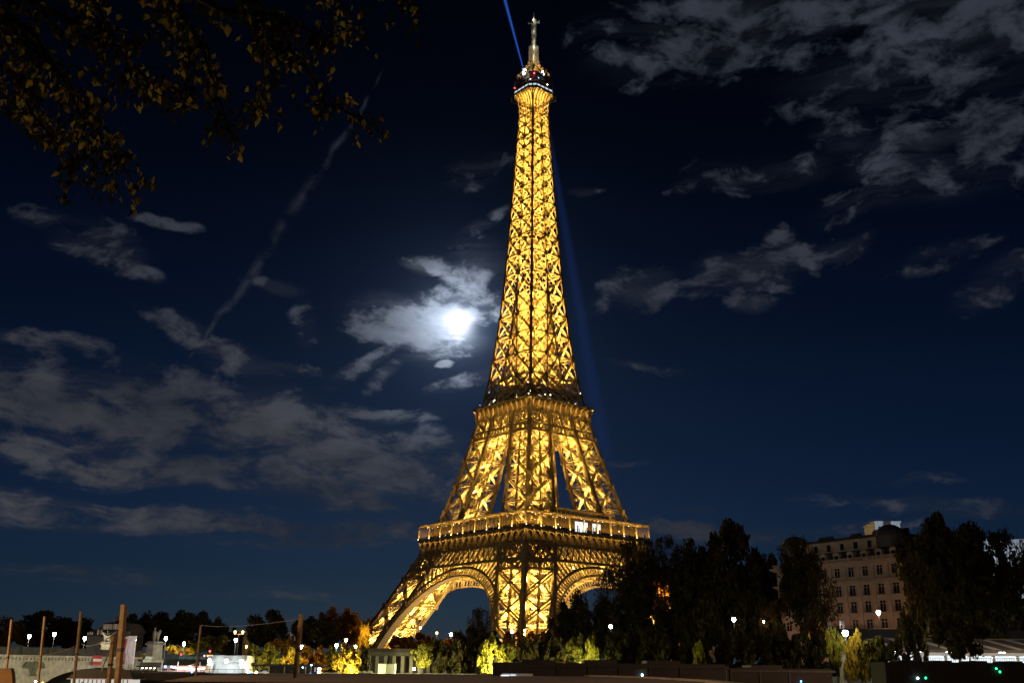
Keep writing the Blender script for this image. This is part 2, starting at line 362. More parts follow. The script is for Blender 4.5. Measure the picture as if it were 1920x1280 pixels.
def pier(levels, arr, W, t, d, star, fine):
    mb = MB()
    for z0, z1 in zip(levels, levels[1:]):
        c0, c1 = corners(z0), corners(z1)
        for k in 'ABCD':
            mb.bar(c0[k], c1[k], arr, arr, (0, 1, 0))
            mb.bar(lerp(c1[k], c0[k], .06), lerp(c0[k], c1[k], .995), 1, 1) if False else None
        for a, b, n in FACES:
            mb.lat(c0[a], c1[b], W, n, t, d, W*1.5); mb.lat(c0[b], c1[a], W, n, t, d, W*1.5)
            mb.lat(lerp(c1[a], (c0[a]), .0), c1[b], W*1.1, n, t, d, W*1.3)
            m0, m1 = lerp(c0[a], c0[b], .5), lerp(c1[a], c1[b], .5)
            if star:
                mb.lat(m0, m1, W*.5, n, t*.6, d*.6, W*1.2)
                l, r = lerp(c0[a], c1[a], .5), lerp(c0[b], c1[b], .5); mb.lat(l, r, W*.5, n, t*.6, d*.6, W*1.2)
            # gusset plates where the diagonals cross and meet
            c = lerp(m0, m1, .5); g = W*.5
            if n[0]: mb.box(c[0]-.18, c[0]+.18, c[1]-g, c[1]+g, c[2]-g, c[2]+g)
            else: mb.box(c[0]-g, c[0]+g, c[1]-.18, c[1]+.18, c[2]-g, c[2]+g)
        # floor frames and the inclined lift and stair runs inside the leg
        for z in (z1,) + ((z0+z1)/2,)*fine:
            c = corners(z); mb.lat(c['A'], c['D'], W*.6, (0, 0, 1), .2, .3); mb.lat(c['B'], c['C'], W*.6, (0, 0, 1), .2, .3)
            q = [lerp(c[a], c[b], .5) for a, b in (('A', 'B'), ('B', 'D'), ('D', 'C'), ('C', 'A'))]
            for i in range(4): mb.bar(q[i], q[(i+1) % 4], .3, .3)
        for u, w in ((.35, .35), (.65, .35), (.35, .65), (.65, .65)):
            def ip(c, u, w): return lerp(lerp(c['A'], c['B'], u), lerp(c['C'], c['D'], u), w)
            mb.lat(ip(c0, u, w), ip(c1, u, w), .7, (1, 0, 0), .16, .2, 1.0)
        steps = 3
        for i in range(steps):
            ca, cb = corners(z0+(z1-z0)*i/steps), corners(z0+(z1-z0)*(i+1)/steps)
            a = lerp(ca['A'], ca['D'], .3); b = lerp(cb['A'], cb['D'], .7)
            if i % 2: a, b = lerp(ca['B'], ca['C'], .3), lerp(cb['B'], cb['C'], .7)
            mb.bar(a, b, .8, .18, (0, 0, 1))
        # nodes on the outer edges
        for k in 'ABCD':
            x, y, z = c1[k]; mb.cbox((x, y, z), arr*.68, arr*.68, arr*.9)
    return mb
L1 = [-2, 9.5, 20.4, 30.3, 41.2, 46.5, 52.5, 57.6]
L2 = [57.6, 69.8, 80.9, 91.8, 101.2, 109.8, 115.2]
part4('lower_leg', pier(L1, 1.5, 1.15, .15, 1.25, True, 0), 'iron')
part4('middle_leg', pier(L2, 1.25, .85, .13, .9, True, 0), 'iron')

# shaft above the second floor
SN = [116, 121.5, 128.1, 138.3, 148.4, 158.5, 168.3, 179, 188.5, 197.9, 206.8, 215.3, 223.1, 230.8, 238, 244.5, 250.5, 256.8, 262.5]
def shaft_face():
    mb = MB()
    n = (0, -1, 0)
    for z0, z1 in zip(SN, SN[1:]):
        h0, h1, p0, p1 = H(z0), H(z1), PW(z0), PW(z1)
        P = lambda s, z: (s, -H(z), z)
        a = .85 if z0 < 180 else .7
        mb.bar(P(-h0, z0), P(-h1, z1), a, a, (0, 1, 0))
        mb.cbox(P(-h1, z1), a*.75, a*.75, .5)
        bays = [(-h0, -h0+p0, -h1, -h1+p1), (h0-p0, h0, h1-p1, h1)]
        iv = .5
        if p0 < h0-.4:
            bays.append((-h0+p0, h0-p0, -h1+p1, h1-p1)); iv = .55
            for s0, s1 in ((-h0+p0, -h1+p1), (h0-p0, h1-p1)): mb.bar(P(s0, z0), P(s1, z1), iv, iv, (0, 1, 0)); mb.box(s1-.42, s1+.42, -H(z1)-.3, -H(z1)+.3, z1-.45, z1+.45)
        else:
            mb.bar(P(0, z0), P(0, z1), .5, .5, (0, 1, 0)); mb.box(-.45, .45, -H(z1)-.32, -H(z1)+.3, z1-.45, z1+.45)
        for bi, (l0, r0, l1, r1) in enumerate(bays):
            if bi == 2 and r0-l0 < 2.5: continue
            W, t = (.46, .09) if z0 < 150 else (.38, .085) if z0 < 215 else (.3, .08)
            mb.lat(P(l0, z0), P(r1, z1), W, n, t, .65, 1.4); mb.lat(P(r0, z0), P(l1, z1), W, n, t, .65, 1.4)
            mb.lat(P(l1, z1), P(r1, z1), W*1.3, n, t, .9, 1.4)
            zm = (z0+z1)/2; lm, rm = (l0+l1)/2, (r0+r1)/2
            mb.bar(P(lm, zm), P((lm+rm)/2, z1), t, .3, n); mb.bar(P(rm, zm), P((lm+rm)/2, z1), t, .3, n)
    return mb
part4('shaft_face', shaft_face(), 'iron')
def shaft_leg():   # the two inner sides of each leg until the legs merge
    mb = MB()
    zs = [z for z in SN if z < 172]
    for z0, z1 in zip(zs, zs[1:]):
        c0, c1 = corners(z0), corners(z1)
        mb.bar(c0['D'], c1['D'], .45, .45, (0, 1, 0))
        for a, b, n in FACES[2:]:
            mb.lat(c0[a], c1[b], .6, n, .2, .5, 2); mb.lat(c0[b], c1[a], .6, n, .2, .5, 2); mb.lat(c1[a], c1[b], .7, n, .2, .4, 1.6)
        mb.lat(c1['A'], c1['D'], .6, (0, 0, 1), .14, .3); mb.lat(c1['B'], c1['C'], .6, (0, 0, 1), .14, .3)
    return mb
part4('shaft_leg', shaft_leg(), 'iron')
mb = MB()   # frames and braces inside the shaft
for i, (z0, z1) in enumerate(zip(SN[5:], SN[6:])):
    h = H(z1)-.2; n = (0, 0, 1)
    for z in (z1,):
        h = H(z)-.2
        for a, b in (((-h, -h), (h, h)), ((-h, h), (h, -h)), ((-h, 0), (0, h)), ((0, h), (h, 0)), ((h, 0), (0, -h)), ((0, -h), (-h, 0))):
            mb.bar((*a, z), (*b, z), .3, .35)
    for sx, sy in ((1, 1), (1, -1), (-1, 1), (-1, -1)):
        mb.bar((sx*h*.55, sy*h*.1, z0), (sx*h*.1, sy*h*.6, z1), .16)
mb.build('inner_bracing', 'iron', tower)
mb = MB()   # lift guides
for sx in (-1, 1):
    for sy in (-1, 1):
        for z0, z1 in zip(SN, SN[1:]):
            k = min(2.4, H(z1)*.42)
            mb.bar((sx*k, sy*k, z0), (sx*k, sy*k, z1), .28)
            mb.bar((sx*k, sy*k, z0), (-sx*k, sy*k, z1), .14)
            mb.bar((sx*k, sy*k, z1), (-sx*k, sy*k, z1), .25); mb.bar((sx*k, sy*k, z1), (sx*k, -sy*k, z1), .25)
mb.build('lift_shaft', 'iron', tower)
mb = MB()
for a, b, c, d in ((-7.4, 7.4, -7.4, -6.9), (-7.4, 7.4, 6.9, 7.4), (-7.4, -6.9, -6.9, 6.9), (6.9, 7.4, -6.9, 6.9)): mb.box(a, b, c, d, 194.6, 196.2)
mb.box(-2.6, 2.6, -2.6, 2.6, 194.2, 197)
mb.build('intermediate_landing', 'iron', tower)

# --- belts, arches and galleries, one side each, repeated on four sides
def girder(z0, z1, off, s0f, s1f, step, t, d, chord, web='x', span=1.0):
    mb = MB(); n = (0, -1, 0)
    P = lambda s, z: (s, -(H(z)+off), z)
    a0, a1, b0, b1 = s0f(z0), s1f(z0), s0f(z1), s1f(z1)
    mb.bar(P(a0, z0), P(a1, z0), chord, d, n); mb.bar(P(b0, z1), P(b1, z1), chord, d, n)
    k = max(2, int(round((a1-a0)/step))); sp = int(round(span*1))
    for i in range(k+1):
        u = i/k; v = min(1, (i+sp)/k); v2 = max(0, (i-sp)/k)
        p0 = P(a0+(a1-a0)*u, z0)
        if i+sp <= k: mb.bar(p0, P(b0+(b1-b0)*v, z1), t, t, n)
        if i-sp >= 0: mb.bar(p0, P(b0+(b1-b0)*v2, z1), t, t, n)
    return mb
full0, full1 = (lambda z: -H(z)), (lambda z: H(z))
g = girder(45.4, 51.6, .75, full0, full1, 3.3, .55, .35, 1.0, span=1)
for s in (-1, 1):
    for z0, z1 in ((45.4, 51.6),):
        for f in (1, 0): g.bar((s*(H(z0)-15*f), -(H(z0)+.8), z0), (s*(H(z1)-15*f), -(H(z1)+.8), z1), .8, .5, (0, -1, 0))
k = 13
for i in range(1, k):
    u = -1+2*i/k; g.bar((u*H(45.4), -(H(45.4)+.75), 45.4), (u*H(51.6), -(H(51.6)+.75), 51.6), .3, .3, (0, -1, 0))
part4('lattice_belt', g, 'iron')
g = MB()   # girders behind the belt that catch the light
for off, z0, z1 in ((-3.2, 43.5, 51.2), (-8, 42, 52), (-13.5, 43, 52)):
    hh = H(47)+off; nb = 14
    for i in range(nb):
        x0 = -hh+2*hh*i/nb; x1 = -hh+2*hh*(i+1)/nb
        g.lat((x0, -hh, z0), (x1, -hh, z1), .9, (0, -1, 0), .2, .5, .9) if i % 2 else g.lat((x1, -hh, z0), (x0, -hh, z1), .9, (0, -1, 0), .2, .5, .9)
        g.bar((x0, -hh, z0), (x0, -hh, z1), .4)
    g.bar((-hh, -hh, z0), (hh, -hh, z0), .5); g.bar((-hh, -hh, z1), (hh, -hh, z1), .5)
for i in range(17):
    x = -32+4*i; g.lat((x, -34, 51), (x, -18, 51), 1.2, (1, 0, 0), .2, .3, 1.1); g.bar((x, -35, 47), (x, -20, 51), .35)
part4('floor_girders', g, 'iron')
for s in (-1, 1):
    f0 = (lambda z: H(z)-15) if s > 0 else (lambda z: -H(z)); f1 = (lambda z: H(z)) if s > 0 else (lambda z: -H(z)+15)
    g = girder(41.5, 44.7, .75, f0, f1, 1.7, .32, .25, .8, span=1)
    part4('leg_belt', g, 'iron')
# great arches
def facept(s, z, off=.35): return (s, -(H(z)+off), z)
ZC, RI, RO = 3.7, 37.0, 40.2
def arc(Rr, a, off=.35): return facept(Rr*math.sin(a), ZC+Rr*math.cos(a), off)
g = MB(); sof = MB()
amax = R(86); na = 72
for i in range(na):
    a, b = -amax+2*amax*i/na, -amax+2*amax*(i+1)/na
    n = (0, -1, 0)
    g.bar(arc(RI, a), arc(RI, b), .75, .5, n); g.bar(arc(RO, a), arc(RO, b), .85, .6, n)
    if abs(a) < R(80):
        # hoops between the two rings
        am = (a+b)/2; w = (b-a)*.5
        g.bar(arc(RI, a), arc(RO-.9, a), .38, .5, n)
        q = [arc(RO-.9, a), arc(RO-.45, a+w*.35), arc(RO-.3, am), arc(RO-.45, b-w*.35), arc(RO-.9, b)]
        g.path(q, .24, .4, n)
    y0 = arc(RI, a, 0); y1 = arc(RI, b, 0)
    sof.poly([(y0[0], y0[1]-.1, y0[2]), (y1[0], y1[1]-.1, y1[2]), (y1[0], y1[1]+3.2, y1[2]), (y0[0], y0[1]+3.2, y0[2])])
    sof.poly([(y0[0], y0[1]+3.2, y0[2]+.12), (y1[0], y1[1]+3.2, y1[2]+.12), (y1[0], y1[1]-.1, y1[2]+.12), (y0[0], y0[1]-.1, y0[2]+.12)])
    if i % 3 == 0:
        o = arc(RI, a, 0); t = arc(RO+3, a, -3)
        g.bar((o[0], o[1]+3.2, o[2]), (t[0], t[1], min(t[2], 45)), .3)
# spandrel fingers
step = R(3.1)
i = 0
for i in range(-22, 23):
    a = i*step
    def reach(a):
        r = RO+.4
        while r < 62:
            x, z = r*math.sin(a), ZC+r*math.cos(a)
            if z > 45.0 or abs(x) > H(z)-15.3: break
            r += .15
        return r
    r = reach(a)
    if r-RO > 1.6:
        w = step*.40; e = r-.9
        for q in (a-w, a+w): g.bar(arc(RO, q), arc(e, q), .34, .5, (0, -1, 0))
        g.path([arc(e, a-w), arc(e+.6, a-w*.5), arc(e+.75, a), arc(e+.6, a+w*.5), arc(e, a+w)], .2, .4, (0, -1, 0))
part4('great_arch', g, 'iron')
part4('arch_soffit', sof, 'iron')

# first floor gallery
mb = MB(); ho = 35.35
for k, (z0, z1, a, b) in enumerate(((57.0, 57.35, ho-.25, ho-2), (57.35, 57.75, ho, ho-2.2))):
    mb.box(-a, a, -a, -b, z0, z1)
part4('gallery_cornice', mb, 'iron')
mb = MB()
for k in range(4):
    pass
mb.prism([(-34.5, -34.5), (34.5, -34.5), (13, -13), (-13, -13)], 56.6, 56.95)
part4('floor_deck', mb, 'ironshaded')
mb = MB(); nb = 18; wdt = 2*34.6/nb
for i in range(nb+1):
    x = -34.6+wdt*i
    q = [(x, -34.35, 52.4), (x, -34.45, 54.6), (x, -34.7, 55.8), (x, -35.1, 56.6), (x, -35.2, 57.0)]
    mb.path(q, .42, .5, (1, 0, 0)); mb.box(x-.38, x+.38, -34.95, -34.2, 53.7, 54.1); mb.box(x-.3, x+.3, -34.85, -34.2, 52.3, 52.8)
    if i < nb:   # niche arch
        c = x+wdt/2; rr = wdt*.40
        pr = [(c-rr-.02, -34.5, 55.0)]
        for j in range(9):
            t = math.pi*(1-j/8); p = (c+rr*math.cos(t), -34.5, 55.0+1.5*math.sin(t)); mb.bar(pr[-1], p, .28, .7, (0, -1, 0)); pr.append(p)
        mb.poly([(x, -34.48, 57.0), (x, -34.48, 55.0)]+[(p[0], -34.48, p[2]) for p in pr[1:]]+[(x+wdt, -34.48, 55.0), (x+wdt, -34.48, 57.0)])
mb.box(-34.9, 34.9, -34.9, -34.2, 51.8, 52.3)
part4('console_frieze', mb, 'iron')
mb = MB(); mb.box(-34, 34, -33.85, -33.7, 52.3, 57.); part4('frieze_wall', mb, 'ironshaded')
# portico posts
NB = 9
post = MB(); post.box(-.27, .27, -.22, .22, 57.75, 63.5); post.box(-.38, .38, -.32, .32, 57.75, 58.3); post.box(-.36, .36, -.3, .3, 63.1, 63.5)
pm = post.mesh('gallery_post', 'iron'); bl = MB(); bl.ball((0, -.42, 58.25), .12); bm = bl.mesh('post_lamp', 'bulb')
for k in range(4):
    for i in range(NB):
        x = -35.0+70.0*i/NB; v = Matrix.Rotation(k*math.pi/2, 3, 'Z') @ Vector((x, -35.0, 0))
        o = link('gallery_post', pm, tower, v, k*math.pi/2)
        if k in (0, 3): link('post_lamp', bm, o)
mb = MB(); mb.box(-35.35, 35.35, -35.35, -34.6, 63.5, 63.8); mb.box(-35.45, 35.45, -35.45, -34.5, 63.8, 64.2)
for i in range(19): mb.bar((-34.5+i*3.83, -34.7, 63.9), (-34.5+i*3.83, -31, 63.9), .2, .3)
mb.box(-35, 35, -31.2, -30.9, 63.7, 64.1)
part4('gallery_beam', mb, 'iron')
mb = MB()
for i in range(NB): mb.box(-34.6+70*i/NB, -35.4+70*(i+1)/NB, -34.93, -34.9, 57.9, 63.4)
part4('glass_screen', mb, 'glass')
mb = MB(); mb.box(-34.8, 34.8, -34.75, -34.65, 58.85, 58.95)
for i in range(140): mb.bar((-34.8+.5*i, -34.7, 57.75), (-34.8+.5*i, -34.7, 58.9), .05)
part4('guard_rail', mb, 'ironshaded')
mb = MB()
random.seed(5)
for i in range(26):
    mb.ball((-34+68*random.random(), -34.3+random.random()*4, random.choice([63.2, 63.3, 63.35, 59.3, 60.2])), random.choice([.06, .09, .12]), 6, 4)
part4('gallery_lights', mb, 'bulb', only=(0, 3))
# pavilions between the legs
for k, hgt in ((0, 67.2), (1, 65), (2, 65.5), (3, 64.6)):
    rz = k*math.pi/2
    mb = MB(); mb.box(-16, 16, -31.8, -31.3, hgt-.7, hgt); mb.box(-15.5, 15.5, -31.3, -19.5, hgt-.5, hgt-.1); mb.box(-15, 15, -20, -19.8, 57, hgt-.5)
    mb.box(-15.2, -14.9, -31, -20, 57, hgt-.5); mb.box(14.9, 15.2, -31, -20, 57, hgt-.5)
    for i in range(13): mb.box(-15+2.5*i-.12, -15+2.5*i+.12, -31.1, -30.9, 57, hgt-.7)
    link('restaurant_pavilion', mb.mesh('restaurant_pavilion', 'ironshaded'), tower, None, rz)
    gl = MB()
    for i in range(12):
        if k == 0 and i in (4, 5, 6, 7, 8, 9): continue
        gl.box(-14.88+2.5*i, -12.62+2.5*i, -30.95, -30.9, 57.4, hgt-1)
    link('pavilion_glazing', gl.mesh('pavilion_glazing', 'pane'), tower, None, rz)
    if k == 0:
        gl = MB()
        for i in (4, 5, 6, 8, 9): gl.box(-14.88+2.5*i, -12.62+2.5*i, -30.95, -30.9, 58.0, 62.6)
        link('lit_window', gl.mesh('lit_window', 'winw'), tower, None, rz)
        gl = MB()
        random.seed(3)
        for i in range(16):
            x = -4+15*random.random(); gl.box(x-.22, x+.22, -31.6, -31.3, 57.8, 59.2+random.random()*2.2)
        link('dining_furniture', gl.mesh('dining_furniture', 'dark'), tower, None, rz)
    else:
        gl = MB()
        random.seed(k)
        for i in range(26):
            x = -14+28*random.random(); gl.box(x-.2, x+.2, -31.02, -30.98, 58.5+3*random.random(), 60.6+2*random.random())
        link('dim_window', gl.mesh('dim_window', 'windim'), tower, None, rz)
# red lift tower rails seen behind the near leg
# second floor
g = girder(101.0, 104.3, .45, full0, full1, 1.9, .34, .3, .8, span=1)
part4('upper_belt', g, 'iron')
g = MB(); n = (0, -1, 0)
for s0, s1 in ((-1, -.62), (-.62, -.31), (-.31, 0), (0, .31), (.31, .62), (.62, 1)):
    P = lambda u, z, o=.2: (u*H(z), -(H(z)+o), z)
    g.lat(P(s0, 104.3), P(s1, 110.2), .9, n, .16, .4, .9); g.lat(P(s1, 104.3), P(s0, 110.2), .9, n, .16, .4, .9); g.bar(P(s0, 104.3, .4), P(s0, 110.4, .4), .55, .5, n)
for zz in (105.5, 109): g.lat(P(-1, zz, -4), P(1, zz, -4), 1.6, n, .2, .5, 1.5)
part4('upper_truss', g, 'iron')
mb = MB(); h2 = 19.2; nb = 12; wd = 2*18.9/nb
mb.box(-h2, h2, -h2, -h2+2.2, 115.35, 115.75); mb.box(-h2+.2, h2-.2, -h2+.2, -h2+2.2, 115.0, 115.35)
for i in range(nb+1):
    x = -18.9+wd*i; q = []
    for j in range(7):
        t = j/6*math.pi/2; q.append((x, -17.25-1.75*(1-math.cos(t)), 110.2+4.8*math.sin(t)))
    mb.path(q, .3, .7, (1, 0, 0))
mb.box(-17.8, 17.8, -17.7, -17.1, 109.8, 110.3)
part4('upper_cornice', mb, 'iron')
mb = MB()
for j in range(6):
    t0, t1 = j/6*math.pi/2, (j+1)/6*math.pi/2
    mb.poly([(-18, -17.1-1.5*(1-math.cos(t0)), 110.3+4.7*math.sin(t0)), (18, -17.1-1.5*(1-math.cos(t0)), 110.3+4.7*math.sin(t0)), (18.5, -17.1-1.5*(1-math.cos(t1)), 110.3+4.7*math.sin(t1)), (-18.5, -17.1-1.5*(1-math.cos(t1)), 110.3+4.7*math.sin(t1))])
part4('cornice_cove', mb, 'ironshaded')
mb = MB(); mb.box(-18.5, 18.5, -18.5, 18.5, 114.7, 114.95); mb.build('second_deck', 'ironshaded', tower)
mb = MB(); mb.box(-18.9, 18.9, -18.95, -18.85, 117.0, 117.15)
for i in range(40): mb.bar((-18.9+.97*i, -18.9, 115.7), (-18.9+.97*i, -18.9, 117.1), .07)
part4('upper_railing', mb, 'ironshaded')
mb = MB(); mb.box(-12.6, 12.6, -12.7, -12.4, 118.9, 120.6)
for i in range(11): mb.box(-12.5+2.5*i-.15, -12.5+2.5*i+.15, -12.7, -12.4, 115.7, 118.9)
mb.box(-13.6, 13.6, -13.7, -12.4, 120.6, 121.1); mb.box(-13.6, 13.6, -13.65, -13.6, 122.2, 122.3)
for i in range(28): mb.bar((-13.5+i, -13.6, 121.1), (-13.5+i, -13.6, 122.3), .06)
part4('upper_restaurant', mb, 'ironshaded')
mb = MB(); mb.box(-12.6, 12.6, -12.6, 12.6, 120.6, 121.0); mb.build('upper_roof', 'ironshaded', tower)
mb = MB(); random.seed(9)
for i in range(10):
    if random.random() < .75: mb.box(-12.3+2.5*i, -10.2+2.5*i, -12.58, -12.55, 116.2+random.random(), 117.6+random.random())
part4('upper_window', mb, 'winwarm')
mb = MB()
for i in range(15): mb.ball((-17+34*random.random(), -13.2-5*random.random(), random.choice([117.3, 118, 119.3, 116.6, 122.6])), random.choice([.08, .12, .2]), 6, 4)
part4('upper_lamps', mb, 'bulb', only=(0, 3))
mb = MB()   # plant rooms and masts on the second floor
for i in range(16):
    x, y = -11+22*random.random(), -11+22*random.random(); mb.box(x-1, x+1, y-1, y+1, 121, 122.5+2.5*random.random())
    mb.bar((x, y, 121), (x, y, 125+3*random.random()), .1)
mb.build('plant_room', 'ironshaded', tower)

# summit
def octo(h, c): return [(-h+c, -h), (h-c, -h), (h, -h+c), (h, h-c), (h-c, h), (-h+c, h), (-h, h-c), (-h, -h+c)]
mb = MB()
for k in range(4):
    rt = Matrix.Rotation(k*math.pi/2, 3, 'Z')
    for s, e in ((-4.9, -5.3), (-3.2, -3.3), (-1.6, -1.7), (0, 0), (1.6, 1.7), (3.2, 3.3), (4.9, 5.3)):
        q = [rt @ Vector(p) for p in ((s, -5.0, 262.5), (s, -5.1, 268), (s*1.02, -5.6, 271), (e, -6.6, 273), (e, -8.1, 274.1))]
        mb.path(q, .3, .35, rt @ Vector((1, 0, 0)))
    for z in (264.5, 267, 269.5): mb.bar(rt @ Vector((-5, -5.1, z)), rt @ Vector((5, -5.1, z)), .3)
    q = [rt @ Vector(p) for p in ((-5, -5, 262.5), (-5.15, -5.15, 268), (-5.6, -5.6, 271), (-6.1, -6.1, 273), (-6.7, -6.7, 274.1))]
    mb.path(q, .5, .5)
    for u in (-7.2, 7.2): mb.bar(rt @ Vector((u, -8.2, 271.8)), rt @ Vector((u, -8.2, 274.1)), .25)
    mb.bar(rt @ Vector((-8.3, -8.0, 272)), rt @ Vector((-5.2, -5.2, 270.5)), .22)
mb.build('summit_brackets', 'iron', tower)
mb = MB(); mb.prism(octo(8.35, 3.1), 274.1, 274.55); mb.build('summit_floor', 'iron', tower)
mb = MB(); mb.prism(octo(8.15, 3.0), 274.55, 277.1); mb.prism(octo(8.45, 3.15), 277.1, 277.35); mb.build('summit_cabin', 'cabin', tower)
win = MB()
oc = octo(8.19, 3.02)
for i in range(8):
    a, b = Vector((*oc[i], 0)), Vector((*oc[(i+1) % 8], 0)); n_ = 4 if i % 2 == 0 else 2
    nn = Vector(((b-a).y, -(b-a).x, 0)).normalized()
    for j in range(n_):
        u0, u1 = (j+.12)/n_, (j+.88)/n_
        p, q = a.lerp(b, u0)+nn*.02, a.lerp(b, u1)+nn*.02
        win.poly([(p.x, p.y, 275.45), (q.x, q.y, 275.45), (q.x, q.y, 276.35), (p.x, p.y, 276.35)])
win.build('cabin_window', emit('cabin_glow', (.75, .88, 1.), .75), tower)
mb = MB()   # safety cage of the open terrace
for z, h in ((279, 8.2), (281, 8.0), (283, 7.5)):
    o_ = octo(h, 3)
    for i in range(8): mb.bar((*o_[i], z), (*o_[(i+1) % 8], z), .16)
a_, b_, c_, d_ = octo(8.2, 3), octo(8.2, 3), octo(7.5, 3), octo(6.4, 2.6)
for i in range(8):
    for u in (0, .2, .4, .6, .8):
        L_ = lambda o: Vector((*o[i], 0)).lerp(Vector((*o[(i+1) % 8], 0)), u)
        p0, p1, p2, p3 = L_(a_), L_(b_), L_(c_), L_(d_); p0.z = 277.3; p1.z = 281; p2.z = 283.2; p3.z = 284.6
        mb.path([p0, p1, p2, p3], .12)
for i in range(14):
    t = random.random()*6.28; r = 7.9+.4*random.random(); mb.bar((r*math.cos(t), r*math.sin(t), 277), (r*1.08*math.cos(t), r*1.08*math.sin(t), 279.5+2*random.random()), .09)
mb.build('terrace_cage', 'ironshaded', tower)
mb = MB(); mb.prism(octo(5.6, 2.2), 277.3, 284.2); mb.prism(octo(6.6, 2.7), 284.2, 284.6); mb.build('terrace_core', 'cabin', tower)
mb = MB()   # campanile of four crossing arches
for k in range(8):
    t = R(45*k)+R(22.5)*0; cx, sy = math.cos(t), math.sin(t); r0 = 7.2 if k % 2 == 0 else 7.8
    q = [(cx*r, sy*r, z) for r, z in ((r0, 284.6), (r0, 286.4), (r0*.86, 288.2), (r0*.62, 289.6), (r0*.38, 291), (1.7, 293.2))]
    mb.path(q, .5, .45); mb.bar((cx*r0*.86, sy*r0*.86, 288.2), (cx*2.2, sy*2.2, 285), .25)
    for r, z in ((r0, 286.3), (r0*.7, 289)):
        mb.cbox((cx*r, sy*r, z), .7, .7, .8)
mb.lathe([(3.6, 284.6), (3.4, 288), (2.6, 290), (1.8, 292)], n=12)
mb.lathe([(2.6, 291.4), (2.7, 292.0), (1.5, 292.2)], n=12)
for k in range(4):
    t = R(90*k+45); mb.box(2.6*math.cos(t)-.4, 2.6*math.cos(t)+.4, 2.6*math.sin(t)-.4, 2.6*math.sin(t)+.4, 291, 294.6)
mb.build('campanile', 'iron', tower)
wire = mat('antenna_white', (.62, .58, .46), .5, .2, .1, 2.)
mb = MB()
for sx in (-1, 1):
    for sy in (-1, 1):
        mb.bar((sx*1.35, sy*1.35, 293), (sx*1.35, sy*1.35, 303.4), .35)
        for j in range(9): mb.bar((sx*1.35, sy*1.35, 293.4+1.1*j), (-sx*1.35, sy*1.35, 294.5+1.1*j), .16); mb.bar((sx*1.35, sy*1.35, 293.4+1.1*j), (sx*1.35, -sy*1.35, 294.5+1.1*j), .16)
for j in range(9):
    z = 294.4+j*1.05
    for s in (-1, 1): mb.box(-1.9, 1.9, s*1.75-.08, s*1.75+.08, z, z+.35); mb.box(s*1.75-.08, s*1.75+.08, -1.9, 1.9, z, z+.35)
mb.box(-.7, .7, -.7, .7, 293, 303)
mb.build('antenna_drum', wire, tower)
mb = MB(); mb.lathe([(.75, 303), (.72, 308), (.62, 316)], n=8)
for j in range(14): mb.box(-.95, .95, -.95, .95, 303.6+j*.9, 303.85+j*.9)
mb.build('antenna_mast', wire, tower)
mb = MB()
for k in range(4):
    t = R(90*k+45-4.5); c, s = math.cos(t), math.sin(t)
    mb.bar((0, 0, 317.2), (2.9*c, 2.9*s, 317.2), .3, .3); mb.bar((0, 0, 318.6), (1.4*c, 1.4*s, 317.6), .2, .2)
    mb.bar((2.8*c, 2.8*s, 316.3), (2.8*c, 2.8*s, 318.3), .4, .4, caps=True); mb.bar((1.9*c, 1.9*s, 316.7), (1.9*c, 1.9*s, 317.9), .3, .3, caps=True)
mb.box(-.9, .9, -.9, .9, 316, 319.2)
mb.build('antenna_crossarm', wire, tower)
mb = MB(); mb.lathe([(.3, 319), (.28, 321), (.12, 323.6)], n=6)
for j in range(5): mb.box(-.42, .42, -.42, .42, 319.5+j*.8, 319.7+j*.8)
mb.build('antenna_tip', wire, tower)
rti = Matrix.Rotation(-tower.rotation_euler.z, 3, 'Z')
def tl(v): return rti @ Vector(v)       # world-aligned offset to tower frame
for name, v, r, m in (('beacon_lamp', (-5.0, -6.6, 283.6), .62, 'neon'), ('beacon_lamp', (4.2, -6.0, 284.9), .34, 'neon'), ('warning_lamp', (.0, -8.4, 282.6), .40, 'redl'), ('warning_lamp', (-9.4, -2.4, 277.9), .30, 'redl'),
                      ('warning_lamp', (9.2, -1.6, 278.2), .26, 'redl'), ('terrace_lamp', (-1.8, -8.6, 279.3), .26, 'bulb'), ('terrace_lamp', (6.6, -5.8, 277.9), .28, 'bulb'), ('terrace_lamp', (2.2, -8.4, 280), .2, 'bluel'),
                      ('terrace_lamp', (4.8, -7.6, 282.4), .2, 'cyanl'), ('beacon_lamp', (-4.2, -5.8, 286.0), .3, 'neon')):
    mb = MB(); mb.ball(tl(v), r, 8, 6); mb.build(name, m, tower)

# --- the tower's own projectors
GL = GOLD
def pl(x, y, z, e, r=.5, col=GL): light('POINT', 'projector', (x, y, z), e, col, tower, r)
def up(x, y, z, e, tx, ty, tz, ang=100):
    d = Vector((tx-x, ty-y, tz-z)); light('SPOT', 'projector', (x, y, z), e, GL, tower, .4, rot=d.to_track_quat('-Z', 'Y').to_euler(), spot_size=R(ang), spot_blend=.6)
KP = 8.0
for sx in (-1, 1):
    for sy in (-1, 1):
        for z, e in ((11, 21000), (18.5, 21000), (28.5, 17000), (39, 13000), (48, 7000), (60.5, 13000), (68, 14000), (79, 13000), (90, 11000), (99, 8000), (107, 5000)):
            c = H(z)-PW(z)/2; c2 = H(z+8)-PW(z+8)/2; up(sx*c, sy*c, z-1.5, e*KP*(1.25 if z < 45 else 1), sx*c2, sy*c2, z+6.5, 145 if z < 45 else 105)
        for z in (127, 137, 147, 157, 166.5):
            c = H(z)-PW(z)*.45; c2 = H(z+8)-PW(z+8)*.45; up(sx*c, sy*c, z-3, 7500*KP, sx*c2, sy*c2, z+5)
